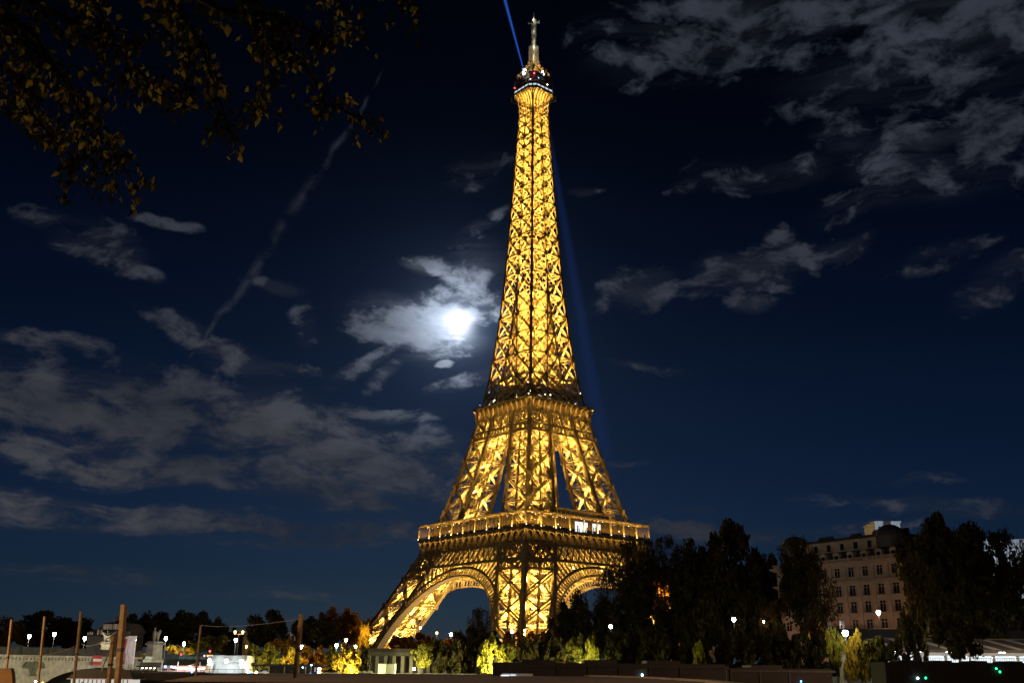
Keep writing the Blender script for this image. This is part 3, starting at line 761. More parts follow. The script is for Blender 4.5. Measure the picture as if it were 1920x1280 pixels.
for z in (178, 187, 196.5, 205.5, 214, 222, 229.5, 237, 243.5, 250, 256, 262):
    k = H(z)*.55; e = 2.3*H(z)**2*20
    for sx, sy in ((1, -1), (-1, 1), (-1, -1), (1, 1)) : up(sx*k, sy*k, z-2, e*KP, sx*k*.95, sy*k*.95, z+6)
for z in (122.5,): 
    for sx in (-1, 1):
        for sy in (-1, 1): pl(sx*5, sy*5, z+2, 2500)
pl(-3, -3, 268.5, 2200); pl(3, -3, 269, 1800); pl(-3, 3, 269, 1800); pl(3, 3, 269, 1200)
for v in ((0, -5.6, 285.6), (-5.2, -3.5, 285.6), (5.2, -3.5, 285.6)): pl(*tl(v), 420, .2)
pl(*tl((0, -4.5, 290.5)), 500, .2)
pl(*tl((0, -4.2, 295)), 650, .2, (1, .86, .6)); pl(*tl((0, -3.2, 301)), 420, .2, (1, .93, .75)); pl(*tl((0, -2.6, 305)), 200, .1, (1, .92, .7)); pl(*tl((0, -2.6, 311)), 170, .1, (1, .92, .72)); pl(*tl((0, -3, 317)), 200, .1, (1, .97, .9))
# belts: between front and rear girders
for k in range(4):
    rt = Matrix.Rotation(k*math.pi/2, 3, 'Z')
    for x in (-22, -8, 8, 22):
        v = rt @ Vector((x, -34.0, 43.6)); pl(*v, 3600)
    for x in (-9, 9):
        v = rt @ Vector((x, -12.5, 102)); pl(*v, 4200)
    for x, z in ((-14, 13), (14, 13)):
        v = rt @ Vector((x, -33, z)); pl(*v, 6000, .5, (1, .78, .55))
    # added area lights standing in for lamps: under the gallery cornices, along the promenade
    def strip(y, z, length, e, down, w=.3, tilt=0):
        v = rt @ Vector((0, y, z))
        light('AREA', 'led_strip', v, e, GL, tower, rot=((0 if down else math.pi)+tilt, 0, k*math.pi/2), shape='RECTANGLE', size=length, size_y=w, spread=R(65))
    if k in (0, 3):
        strip(-35.9, 57.0, 70, 650, True, .2, R(42))
        strip(-36.1, 57.8, 70, 5600, False, .2, R(-22))
        strip(-19.6, 115.0, 38, 800, True, .2, R(40))
        strip(-33.6, 63.2, 66, 120, True, .3)
# searchlight beams of the summit: glowing cones in place of light scattered in the air
def beam(label, px, py, length, half, strength, Yend, r0=.5, col=(.02, .10, .55)):
    o = tower.matrix_world
    src = Vector((9.707, 444.434, CZ-5.189)) + Vector((-4.6, -6.2, 283.6)) if Yend < 400 else Vector((9.707, 444.434, CZ-5.189))+Vector((3.5, 5.5, 283.6))
    end = at(px, py, Yend); d = (end-src).normalized(); L = length
    mb = MB(); mb.loft([[(r*math.cos(2*math.pi*i/20), r*math.sin(2*math.pi*i/20), z) for i in range(20)] for r, z in ((r0, 0), (r0+half*L, L))])
    m = bpy.data.materials.new('beam_light'); m.use_nodes = True; nt = m.node_tree; N = nt.nodes; Lk = nt.links; N.clear()
    tc = N.new('ShaderNodeTexCoord'); sp = N.new('ShaderNodeSeparateXYZ'); Lk.new(tc.outputs['Object'], sp.inputs[0])
    rad = N.new('ShaderNodeMath'); rad.operation = 'MULTIPLY_ADD'; Lk.new(sp.outputs[2], rad.inputs[0]); rad.inputs[1].default_value = half; rad.inputs[2].default_value = r0
    pw = N.new('ShaderNodeMath'); pw.operation = 'POWER'; Lk.new(rad.outputs[0], pw.inputs[0]); pw.inputs[1].default_value = 1.55 if Yend > 400 else 1.0
    dv = N.new('ShaderNodeMath'); dv.operation = 'DIVIDE'; dv.inputs[0].default_value = strength; Lk.new(pw.outputs[0], dv.inputs[1])
    x2 = N.new('ShaderNodeVectorMath'); x2.operation = 'MULTIPLY'; Lk.new(tc.outputs['Object'], x2.inputs[0]); x2.inputs[1].default_value = (1, 1, 0)
    ln = N.new('ShaderNodeVectorMath'); ln.operation = 'LENGTH'; Lk.new(x2.outputs[0], ln.inputs[0])
    q = N.new('ShaderNodeMath'); q.operation = 'DIVIDE'; Lk.new(ln.outputs['Value'], q.inputs[0]); Lk.new(rad.outputs[0], q.inputs[1])
    mr = N.new('ShaderNodeMapRange'); mr.interpolation_type = 'SMOOTHSTEP'; Lk.new(q.outputs[0], mr.inputs[0]); mr.inputs[1].default_value = .2; mr.inputs[2].default_value = 1; mr.inputs[3].default_value = 1; mr.inputs[4].default_value = 0
    mm = N.new('ShaderNodeMath'); mm.operation = 'MULTIPLY'; Lk.new(dv.outputs[0], mm.inputs[0]); Lk.new(mr.outputs[0], mm.inputs[1])
    fd = N.new('ShaderNodeMapRange'); Lk.new(sp.outputs[2], fd.inputs[0]); fd.inputs[1].default_value = L*.35; fd.inputs[2].default_value = L; fd.inputs[3].default_value = 1; fd.inputs[4].default_value = 0 if Yend > 400 else .8
    m2 = N.new('ShaderNodeMath'); m2.operation = 'MULTIPLY'; Lk.new(mm.outputs[0], m2.inputs[0]); Lk.new(fd.outputs[0], m2.inputs[1])
    e = N.new('ShaderNodeEmission'); e.inputs[0].default_value = (*col, 1); Lk.new(m2.outputs[0], e.inputs[1])
    ou = N.new('ShaderNodeOutputMaterial'); Lk.new(e.outputs[0], ou.inputs['Volume'])
    m.cycles.volume_step_rate = 1.0
    b = mb.build('light_beam', m); b.location = src; b.rotation_euler = d.to_track_quat('Z', 'Y').to_euler()
    tag(b, label, 'light beam', 'searchlight beams from the tower top')
beam('bright blue searchlight beam rising up and left from the tower top', 946, -2, 235, .0095, .33, 375, .4)
beam('faint dark blue searchlight beam slanting down right behind the tower', 1128, 820, 900, .02, .085, 1000, 1.4, (.02, .06, .30))

# ------------------------------------------------------------------ ground, river, banks
def plane(name, pts, z, m):
    mb = MB(); mb.poly([(x, y, z) for x, y in pts]); return tag(mb.build(name, m), kind='structure')
plane('water', [(-3000, -20), (3000, -20), (3000, 205), (-3000, 205)], 0, 'water')
QY, UY = 205, 232       # left-bank quay edge, street edge
Q, U = 3.3, 5.7
def slab(name, x0, x1, y0, y1, z0, z1, m):
    mb = MB(); mb.box(x0, x1, y0, y1, z0, z1); return tag(mb.build(name, m), kind='structure')
slab('quay', -3000, 3000, QY, UY, -2, Q, 'quaystone')
slab('ground', -4000, 4000, UY, 9000, -2, U, 'ground')
mb = MB(); mb.poly([(x, y, U+.004) for x, y in ((-700, 236), (700, 236), (700, 248), (-700, 248))]); tag(mb.build('road', 'asphalt'), kind='structure')
slab('near_quay', -400, 400, -60, 12, -2, 2.6, 'conc')
# timber terrace of the moored platform that runs below eye level
mb = MB()
pts = [at(372, 1270, 62), at(545, 1262.5, 92), at(700, 1262.3, 100), at(905, 1264.5, 100), at(1050, 1266.5, 92), at(1200, 1270, 72), at(1330, 1276, 48), at(1400, 1290, 34), at(300, 1296, 36)]
P2 = [(p.x, p.y) for p in pts]
mb.prism(P2, 3.0, 3.72); tag(mb.build('terrace', 'sand'), kind='structure')
mb = MB()
kp = [(Vector((p.x, p.y, 3.76))) for p in pts[3:8]]; mb.path(kp, .5, .12)
tag(mb.build('terrace_kerb', 'kerb'), kind='structure')

# ------------------------------------------------------------------ stone bridge
def bridge():
    A = at(-120, 1240, 152); B = at(262, 1242, 195)
    d = Vector((B.x-A.x, B.y-A.y, 0)); L = d.length; d.normalize()
    t = thing('stone_bridge', 'pale stone arched bridge with dentilled cornice and carved eagle at far left', 'bridge', (A.x, A.y, 0), math.atan2(d.y, d.x))
    top = 5.72
    # local: x along, -y toward the viewer? outward normal is (0,-1)
    s_at = lambda px: None
    def sx(px):     # distance along the face where it crosses picture column px
        r = ray(px, 1255); k = (A.x*d.y-A.y*d.x)/(r.x*d.y-r.y*d.x); return (Vector((r.x*k, r.y*k))-Vector((A.x, A.y))).dot(Vector((d.x, d.y)))
    arches = [(sx(-330), sx(32)), (sx(80), sx(300)), ]
    prof = [(-60, top-.9)]
    lower = []
    for a, b in arches:
        c = (a+b)/2; w = (b-a)/2; rise = 3.7
        for j in range(25):
            u = -1+2*j/24; lower.append((c+u*w, .2+rise*math.sqrt(max(0, 1-u*u*.999))*1.0))
    pts = [(-60, top-.9)]+[(-60, -1)]+[p for p in lower]+[(L, -1), (L, top-.9)]
    lower2 = [(arches[0][0]-4, -1)]+[(x, z) for x, z in lower]+[(L, -1)]
    mb = MB()
    xs = [(-60, -1.)]+lower2
    def zlow(x):
        for a, b in arches:
            if a < x < b:
                c = (a+b)/2; w = (b-a)/2; return .2+3.7*math.sqrt(max(0, 1-((x-c)/w)**2))
        return -1
    N_ = 240
    for i in range(N_):
        x0, x1 = -60+(L+60)*i/N_, -60+(L+60)*(i+1)/N_; z0, z1 = zlow(x0), zlow(x1)
        mb.poly([(x0, 0, z0), (x1, 0, z1), (x1, 0, top-.9), (x0, 0, top-.9)]); mb.poly([(x0, 0, z0), (x0, 16, z0), (x1, 16, z1), (x1, 0, z1)])
    mb.build('spandrel', 'stone', t)
    mb = MB(); mb.box(-60, L, -.5, 16.5, top-.3, top); mb.box(-60, L, -.25, -.02, top-.95, top-.75); mb.build('cornice', 'stone', t)
    mb = MB()
    n = int((L+60)/.78)
    for i in range(n): mb.box(-60+.78*i, -60+.78*i+.34, -.42, -.01, top-.75, top-.3)
    mb.build('dentil_course', 'stone', t)
    mb = MB(); mb.box(-60, L, -.2, .15, top+.004, top+1.0); mb.box(-60, L, -.3, .25, top+1.0, top+1.15)
    for i in range(18): mb.box(-60+i*(L+60)/18-.35, -60+i*(L+60)/18+.35, -.34, .3, top+.004, top+1.25)
    mb.build('parapet', mat('dark_parapet_stone', (.045, .045, .038), .9, 0, .3, 1.5), t)  # darker stone tone than the rest of the bridge
    # eagle with spread wings, in relief
    c = sx(61); mb = MB()
    mb.loft([[(c+dx*w, -.05-dep, z) for dx, dep in ((-1, 0), (-.6, .35), (0, .5), (.6, .35), (1, 0))] for w, z in ((.5, 2.9), (.75, 3.2), (.85, 3.7), (.7, 4.2), (.35, 4.45))])
    mb.ball((c, -.4, 4.6), .28)
    for s in (-1, 1):
        mb.loft([[(c+s*x, -.05, z0), (c+s*x, -.35, z0+.05), (c+s*x, -.35, z1), (c+s*x, -.05, z1)] for x, z0, z1 in ((.4, 3.5, 4.5), (1.0, 3.9, 4.75), (1.7, 3.85, 4.7), (2.15, 3.8, 4.35), (2.3, 3.75, 4.0))])
        for k in range(5): mb.bar((c+s*(.7+.32*k), -.3, 4.3), (c+s*(.75+.34*k), -.3, 3.75), .14, .14)
    for k in range(3): mb.ring = None
    mb.bar((c-.7, -.3, 2.75), (c+.7, -.3, 2.75), .2, .3)
    mb.build('eagle_relief', mat('mossy_stone', (.14, .15, .10), .95, 0, .4, 2.5, .4), t)
    mb = MB(); p = sx(174.5); mb.box(p-1.1, p+1.1, -.62, -.56, top-1.35, top+.15)
    o = mb.build('navigation_sign', 'red', t); mb = MB(); mb.box(p-1.1, p+1.1, -.66, -.63, top-.82, top-.38); mb.build('white_bar', 'white', o)
    return t
bridge()

# ------------------------------------------------------------------ statues on pedestals
def pedestal(t, s, h):
    mb = MB()
    mb.loft([[(x*s, y*s, z) for x, y in ((-w, -w), (w, -w), (w, w), (-w, w))] for w, z in ((1.25, 0), (1.25, h*.12), (1.05, h*.16), (1.0, h*.24), (.95, h*.8), (1.0, h*.83), (1.22, h*.86), (1.22, h*.9), (1.0, h*.93), (.95, h))])
    return mb.build('pedestal', 'stone', t)
def horseman(px, top, base, Y, label, rz, sc):
    p0 = at(px, base, Y); p1 = at(px, top, Y); Ht = p1.z-p0.z
    t = thing('equestrian_statue', label, 'statue', p0, rz, 'statues at the end of the bridge')
    hp = Ht*.60; pedestal(t, Ht*.17, hp)
    k = Ht*.40/3.0      # figure group is 3 units tall
    mb = MB(); Z = hp
    def v(x, y, z): return (x*k, y*k, Z+z*k)
    # horse: barrel, chest, neck, head, legs
    mb.tube([v(-.95, .25, 1.35), v(-.75, .25, 1.45), v(-.2, .25, 1.35), v(.4, .25, 1.42), v(.75, .25, 1.5)], [x*k for x in (.18, .42, .44, .45, .25)], 10)
    mb.tube([v(.5, .25, 1.5), v(.85, .25, 2.0), v(1.0, .25, 2.45)], [x*k for x in (.38, .26, .16)], 8)
    mb.tube([v(.9, .25, 2.45), v(1.15, .25, 2.35), v(1.42, .25, 2.05)], [x*k for x in (.17, .17, .09)], 8)
    for x, y, b in ((.6, .05, .12), (.5, .45, -.1), (-.75, .05, -.15), (-.65, .45, .05)):
        mb.tube([v(x, y, 1.3), v(x+b, y, .7), v(x+b*.4, y, .3), v(x+b*.6, y, 0)], [q*k for q in (.2, .12, .08, .11)], 6)
    mb.tube([v(-.95, .25, 1.5), v(-1.15, .25, 1.2), v(-1.1, .25, .5)], [q*k for q in (.08, .13, .04)], 6)
    mb.tube([v(.75, .25, 2.1), v(.6, .25, 2.3), v(.85, .25, 2.55)], [q*k for q in (.1, .14, .05)], 6)
    # warrior standing beside the horse
    for s in (-.14, .14): mb.tube([v(.1+s, -.45, 1.3), v(.12+s*1.2, -.45, .65), v(.1+s*1.3, -.45, .05), v(.2+s*1.3, -.5, 0)], [q*k for q in (.19, .13, .09, .1)], 8)
    mb.tube([v(.1, -.45, 1.2), v(.1, -.45, 1.7), v(.1, -.43, 2.2), v(.1, -.43, 2.4), v(.1, -.43, 2.5)], [q*k for q in (.26, .24, .34, .15, .11)], 10)
    mb.ball(v(.1, -.45, 2.68), .2*k, 10, 7); mb.tube([v(.1, -.45, 2.75), v(.1, -.45, 2.95), v(-.05, -.45, 2.9)], [q*k for q in (.2, .12, .05)], 8)
    mb.tube([v(.42, -.43, 2.2), v(.6, -.3, 1.85), v(.72, .0, 1.95)], [q*k for q in (.13, .1, .08)], 6)
    mb.tube([v(-.22, -.43, 2.2), v(-.38, -.5, 1.75), v(-.2, -.6, 1.4)], [q*k for q in (.13, .1, .08)], 6)
    mb.tube([v(-.3, -.2, 2.1), v(-.42, -.2, 1.3), v(-.35, -.2, .3)], [q*k for q in (.12, .24, .28)], 6)
    mb.build('figure_group', 'stone', t, True)
    return t
s1 = horseman(196, 1181, 1236, 222, 'brightly lit cream statue of warrior and horse behind the thick pole', R(200), 1)
s2 = horseman(287, 1176, 1241, 200, 'grey green statue of warrior and horse on a tall tapering pedestal', R(-35), 1)

# ------------------------------------------------------------------ street lamps
def globe_lamp(px, py, Y, label, kind='bulbw', power=900, foot=None, r=.34, group='white street lamps on the quay road', col=(.85, 1., .92), post=True, arms=0):
    p = at(px, py, Y); z0 = U if foot is None else foot
    t = thing('street_lamp', label, 'street lamp', (p.x, p.y, z0), 0, group); h = p.z-z0
    mb = MB(); mb.lathe([(.2, 0), (.18, .5), (.1, .7), (.07, h-.6), (.12, h-.45), (.05, h-.4)], n=8)
    if arms: mb.bar((-.9, 0, h-.5), (.9, 0, h-.5), .1, .1)
    mb.build('post', 'pole', t)
    xs = (-.9, .9) if arms else (0,)
    for x in xs:
        mb = MB()
        mb.lathe([(r*.45, h-.45), (r*.85, h-.1), (r, h+.1), (r*.75, h+r*.8), (r*.3, h+r)], x, 0, 10); mb.build('lantern', kind, t, True)
        mb = MB(); mb.lathe([(r*1.05, h+r*.98), (r*.5, h+r*1.25), (.03, h+r*1.5)], x, 0, 10); mb.build('cap', 'pole', t)
    if power: light('POINT', 'lamp_light', (0, -.7, h-.2), power, col, t, .35)
    return t
LW = 'white street lamps on the quay road'
globe_lamp(55, 1192, 236, 'white street lamp above the bridge, leftmost of the bright lamps')
globe_lamp(102, 1188, 230, 'tall white street lamp between the two thin timber poles at left')
globe_lamp(159, 1196, 244, 'white street lamp beside the hillside house left of the lit statue')
globe_lamp(253, 1200, 226, 'white street lamp just right of the white hanging banner')
globe_lamp(311, 1196, 240, 'white street lamp right of the grey statue pedestal')
globe_lamp(345, 1206, 238, 'glaring white street lamp above the parked bus')
globe_lamp(442, 1199, 236, 'white street lamp above the floodlit concrete wall')
globe_lamp(448, 1184, 250, 'tall orange double headed street lamp behind the white one', 'bulbo', 700, None, .28, 'warm street lamps', (1, .5, .2), arms=1)
globe_lamp(462, 1211, 262, 'small orange street lamp at the right end of the concrete wall', 'bulbo', 300, None, .25, 'warm street lamps', (1, .5, .2))
globe_lamp(566, 1212, 240, 'white street lamp touching the right side of the lone timber pole')
globe_lamp(631, 1209, 236, 'greenish white street lamp above the brightest yellow tree')
globe_lamp(649, 1199, 262, 'warm white street lamp in front of the orange lit tree', 'bulbwarm', 900, None, .34, 'warm street lamps', (1, .8, .6))
globe_lamp(666, 1212, 234, 'white street lamp just left of the tower foot')
globe_lamp(748, 1195, 300, 'white lamp under the left tower leg above the colonnade', 'bulbw', 500, None, .45, 'lamps below the tower', (1, .9, .8))
globe_lamp(819, 1186, 380, 'orange lamp below the open arch, left of the white one', 'bulbo', 900, None, .42, 'lamps below the tower', (1, .6, .3))
globe_lamp(846, 1189, 330, 'white lamp below the open arch beside the dark trees', 'bulbw', 900, None, .5, 'lamps below the tower', (1, .9, .8))
globe_lamp(788, 1176, 420, 'small warm lamp where the rear arch meets the trees', 'bulbwarm', 300, None, .36, 'lamps below the tower', (1, .8, .6))
globe_lamp(960, 1183, 300, 'white lamp in front of the near tower leg', 'bulbw', 300, None, .36, 'lamps below the tower', (1, .9, .8))
globe_lamp(984, 1181, 320, 'tiny pinkish lamp right of the near leg corner', 'bulbwarm', 200, None, .25, 'lamps below the tower', (1, .8, .7))
globe_lamp(1145, 1174, 280, 'white lantern alone among the dark trees right of the tower', 'bulbw', 220, None, .45, 'lanterns among the dark trees', (1, .9, .8))
globe_lamp(1376, 1161, 270, 'bright white lantern in the middle of the dark trees', 'bulbw', 500, None, .5, 'lanterns among the dark trees', (1, .85, .7))
globe_lamp(1432, 1164, 280, 'small orange lantern between the dark trees and the stone building', 'bulbwarm', 150, None, .22, 'lanterns among the dark trees', (1, .6, .4))
globe_lamp(1209, 1176, 300, 'faint orange lantern seen through the branches right of the tower', 'bulbwarm', 500, None, .22, 'lanterns among the dark trees', (1, .6, .4))
globe_lamp(1585, 1187, 190, 'big glaring white street lamp above the yellow tree at right', 'bulbw', 800, Q-3, .55, 'lanterns at the right bank end', (1, .95, .95))
globe_lamp(1647, 1148, 225, 'warm lantern in front of the stone building facade', 'bulbwarm', 1100, None, .48, 'lanterns at the right bank end', (1, .55, .3))
globe_lamp(1690, 1168, 228, 'pinkish lantern at the lower right corner of the stone building', 'bulbwarm', 900, None, .34, 'lanterns at the right bank end', (1, .55, .3))
globe_lamp(1720, 1139, 235, 'reddish lantern shining through the dark tree at right', 'bulbo', 500, None, .34, 'lanterns at the right bank end', (1, .5, .3))
# floodlight on the two statues
light('SPOT', 'statue_floodlight', (s1.location.x-6, s1.location.y-14, U+.5), 14000, (1, .85, .6), None, .3, rot=(R(96), 0, R(-23)), spot_size=R(26))
light('SPOT', 'statue_floodlight', (s2.location.x-9, s2.location.y-9, 4.6), 5000, (.9, 1, .75), None, .3, rot=(R(97), 0, R(-44)), spot_size=R(32))
light('POINT', 'bridge_floodlight', (at(90, 1275, 140).x, 140, 4), 8000, (.95, 1, .8), None, .5)
light('POINT', 'bridge_floodlight', (at(10, 1275, 128).x, 130, 4), 5000, (.95, 1, .8), None, .5)
light('POINT', 'quay_lamp_light', (-34, 46, 9), 14000, (1, .6, .28), None, .4); light('POINT', 'quay_lamp_light', (40, 62, 10), 20000, (1, .62, .35), None, .4); light('POINT', 'quay_lamp_light', (-62, 95, 9), 20000, (1, .6, .3), None, .4)
light('POINT', 'quay_lamp_light', (at(240, 1245, 160).x, 160, 9), 2600, (1, .75, .5), None, .5)

# ------------------------------------------------------------------ timber mooring poles and cables
def timber(x0, y0, x1, y1, w, Y, label, sq=True):
    b, t_ = at(x1, y1+14, Y), at(x0, y0, Y*1.0)
    wid = w*Y/2012*.78
    t = thing('mooring_pole', label, 'pole', b, 0, 'timber mooring poles')
    mb = MB(); mb.bar((0, 0, 0), t_-b, wid, wid, (.35, 1, 0), True); mb.build('shaft', 'wood', t)
    mb = MB(); v = (t_-b); n_ = v.normalized(); mb.bar(v*.45, v*.45+n_*.15, wid*1.12, wid*1.12, (.35, 1, 0)); mb.build('iron_band', 'dark', t)
    return t_
T1 = timber(22, 1161, 8, 1280, 4.2, 110, 'thin timber pole at the far left edge in front of the red lit tree')
T2 = timber(84, 1155, 70, 1280, 4.2, 105, 'thin timber pole crossing the carved eagle on the bridge')
T3 = timber(152, 1146, 137, 1280, 5, 95, 'tall thin timber pole left of the lit statue')
T4 = timber(213, 1192, 202, 1280, 8, 70, 'shorter dark timber pole standing in front of the lit statue')
T5 = timber(233, 1133, 219, 1280, 11.5, 50, 'thickest timber pole beside the hanging banners')
T6 = timber(377, 1171, 366, 1258, 4, 120, 'distant thin timber pole in front of the second bus')
T7 = timber(565, 1151, 553, 1266, 8.5, 52, 'lone timber pole left of the tower over the dark kiosk')
def cable(a, b, sag, r, label):
    pts = []
    for i in range(21):
        u = i/20; p = a.lerp(b, u); p.z -= sag*4*u*(1-u); pts.append(p)
    mb = MB(); mb.tube(pts, r, 5); tag(mb.build('mooring_cable', 'cable'), label, 'cable', 'cables strung between the poles')
cable(at(40, 1228, 104), at(152, 1206, 95), .4, .03, 'rusty cable rising from the bridge parapet to the tall thin pole')
cable(at(152, 1206, 95), at(219, 1183, 52), .4, .022, 'rusty cable between the tall thin pole and the thickest pole')
cable(T6, at(560, 1160, 55), .25, .018, 'thin cable from the distant pole to the lone timber pole')
cable(at(211, 1200, 70), at(188, 1262, 66), .1, .04, 'dark rope hanging across the pale statue pedestal')

# ------------------------------------------------------------------ quayside objects on the left
def boxbuild(name, px0, px1, py0, py1, Y, depth, m, t=None):
    a, b = at(px0, py1, Y), at(px1, py0, Y); mb = MB(); mb.box(a.x, b.x, Y, Y+depth, a.z, b.z); return mb.build(name, m, t)
# brown tent
p = at(14, 1280, 60); t = thing('canvas_tent', 'brown canvas tent top at the lower left corner', 'tent', (p.x, 60, 2.6))
k = 60/2012; mb = MB(); mb.loft([[(x*k, y*k, z*k) for x, y, z in ((-40, 0, a), (s, 0, a), (s, 14, a), (-40, 14, a))] for s, a in ((12, 8), (6, 36), (2, 48))]); mb.build('canopy', 'tent', t)
mb = MB(); mb.box(-1, .3, 0, .4, 0, .3); mb.build('skirt', 'tent', t)
# glass roofed boat
Yb = 120; p = at(178, 1284, Yb); t = thing('tour_boat', 'tour boat with dark glazed roof and white lit saloon at lower left', 'boat', (p.x, Yb, 0))
k = Yb/2012; z = p.z
mb = MB(); mb.loft([[(x*k, y*k, z+h*k) for x, y in ((-a, 0), (b, 0), (b, d), (-a, d))] for a, b, h, d in ((52, 68, 12, 70), (50, 66, 16, 70), (34, 62, 27, 60), (30, 60, 28.5, 55))]); mb.build('roof', 'dark', t)
mb = MB(); mb.box(-54*k, 70*k, -.05, 4, z+10.6*k, z+12*k); mb.build('roof_trim', 'white', t)
mb = MB(); mb.box(-48*k, 60*k, .3, 4, z-6*k, z+10.5*k); mb.build('glowing_saloon', 'inter', t)  # box glows by itself in place of a lamplit saloon
mb = MB()
for i in range(14): mb.box((-48+8.2*i)*k-.03, (-48+8.2*i)*k+.03, .15, .28, z-6*k, z+10.5*k)
for i in range(12): x = (-44+9*i+random.random()*3)*k; mb.box(x-.12, x+.12, .1, .28, z-6*k, z+(1+5*random.random())*k)
mb.build('window_mullions', 'dark', t)
mb = MB(); mb.loft([[(x*k, y, zz) for x, y in ((-70, 0), (80, 0), (95, 2.5), (80, 5), (-70, 5))] for zz in (0, z-6*k)]); mb.build('hull', 'hull', t)
mb = MB(); mb.ball((-98*k, 0, z+3*k), .14); mb.build('amber_lamp', 'amberl', t)
for nm, x, h, mm in (('deck_lamp', -105, -.5, 'cyanl'), ('deck_lamp', -60, -2, 'bluel'), ('deck_lamp', -112, 6, 'bulbw')):
    mb = MB(); mb.ball((x*k, .1, z+h*k), .10); mb.build(nm, mm, t)
mb = MB(); mb.bar((-110*k, .2, 0), (-110*k, .2, z+6*k), .05); mb.bar((-98*k, .2, 0), (-98*k, .2, z+3*k), .05); mb.bar((-60*k, .2, 0), (-60*k, .2, z), .05); mb.bar((-112*k, .2, z-8*k), (-48*k, .2, z-8*k), .06); mb.build('deck_rail', 'dark', t)
# dark moored barge in front of the kiosks
p = at(220, 1262, 130); t = thing('moored_barge', 'long dark moored barge in front of the lit terrace bars', 'barge', (0, 130, 0))
a, b = at(190, 1262, 130), at(640, 1262, 130); top = at(300, 1260.5, 130).z
mb = MB(); mb.loft([[(a.x, 0, zz), (b.x, 0, zz), (b.x+2, 2.5, zz), (b.x, 5, zz), (a.x, 5, zz)] for zz in (0, top)]); mb.build('hull', 'hull', t)
mb = MB()
for i in range(30):
    x = a.x+(b.x-a.x)*i/29; mb.bar((x, .1, top), (x, .1, top+.45), .04)
mb.bar((a.x, .1, top+.45), (b.x, .1, top+.45), .05); mb.build('guard_rail', 'dark', t)
# terrace bar with pink light strip
Yk = 196; k = Yk/2012
t = thing('terrace_bar', 'open terrace bar lit warm under a pink strip light, between the poles', 'bar', (at(188, 1262, Yk).x, Yk, Q)); ox = t.location.x
def lx(px): return at(px, 1262, Yk).x-ox
def lz(py): return at(220, py, Yk).z-Q
mb = MB(); mb.box(lx(196), lx(232), 0, 5, 0, lz(1246)); mb.build('back_wall', mat('warm_wall', (.40, .28, .24), .9), t)
mb = MB(); mb.bar((lx(197), -.3, lz(1246.5)), (lx(244), -.3, lz(1247)), .28, .28, caps=True); mb.bar((lx(215), -.3, lz(1249)), (lx(225), -.3, lz(1252)), .12); mb.build('light_strip', 'strip', t)
mb = MB(); mb.bar((lx(197), -.35, 0), (lx(196), -.35, lz(1240)), .22, .22, caps=True); mb.build('glowing_post', 'winwarm', t)  # post emits its own light, no lamp in it
for px in (190, 215):
    mb = MB(); mb.lathe([(.7, lz(1261)), (1.1, lz(1257)), (.8, lz(1253)), (.2, lz(1250.5))], lx(px+2), -.6, 9); mb.build('potted_shrub', 'lfyellow', t)
light('POINT', 'bar_light', (lx(212), -1, lz(1250)), 260, (1, .75, .7), t, .3)
# glazed kiosk with black roof
t = thing('glazed_kiosk', 'low glazed kiosk with black flat roof and crowd lit inside', 'kiosk', (at(262, 1262, Yk).x, Yk-1, Q)); ox = t.location.x
mb = MB(); mb.box(lx(228), lx(297), -.8, 6, lz(1249.5), lz(1246.8)); mb.build('flat_roof', 'dark', t)
mb = MB(); mb.box(lx(229), lx(296), 1.5, 5, 0, lz(1250)); mb.build('glowing_interior', emit('kiosk_glow', (.75, .72, .45), .38), t)  # emitting box stands in for a lamplit interior
mb = MB()
for i in range(34):
    x = lx(229)+(lx(296)-lx(229))*(i+random.random()*.6)/34; mb.box(x-.1, x+.1, .2, 1.0, 0, lz(1250) if i % 4 == 0 else lz(1254+3*random.random()))
mb.build('posts_and_guests', 'dark', t)
mb = MB()
for i in range(9): mb.ball((lx(232+7.5*i), .0, lz(1251.2)), .12, 6, 4)
mb.build('ceiling_lamp', 'bulb', t)
# beige wall with festoon lights
t = thing('beige_pavilion', 'low beige pavilion wall under drooping festoon lights', 'pavilion', (at(320, 1262, Yk).x, Yk, Q)); ox = t.location.x
mb = MB(); mb.box(lx(298), lx(381), .4, 5, 0, lz(1246)); mb.build('wall', mat('beige_wall', (.50, .37, .30), .9), t)
mb = MB(); mb.box(lx(302), lx(311), .3, .38, .2, lz(1252)); mb.box(lx(318), lx(327), .3, .38, .2, lz(1252)); mb.build('door', 'dark', t)
mb = MB()
for x in (303, 333, 374): mb.bar((lx(x), -.3, 0), (lx(x), -.3, lz(1239)), .12, .12, caps=True)
mb.build('white_mast', 'white', t)
mb = MB()
pts = [(320, 1248), (333, 1251), (350, 1252), (362, 1253), (375, 1252), (384, 1250.5)]; mb.tube([(lx(a), -.3, lz(b)) for a, b in pts], .12, 6); mb.build('festoon_lights', 'strip', t)
mb = MB(); mb.tube([(lx(a), -.3, lz(b)) for a, b in ((334, 1248), (350, 1246.5), (374, 1240))], .06, 5); mb.build('rope', 'kerb', t)
for x, y, m_ in ((310, 1248, 'bluel'), (357, 1248.5, 'bulb'), (361, 1258, 'bluel')):
    mb = MB(); mb.ball((lx(x), -.4, lz(y)), .2, 6, 5); mb.build('lamp', m_, t)
light('POINT', 'pavilion_light', (lx(342), -2.5, lz(1249)), 420, (1, .78, .7), t, .3)
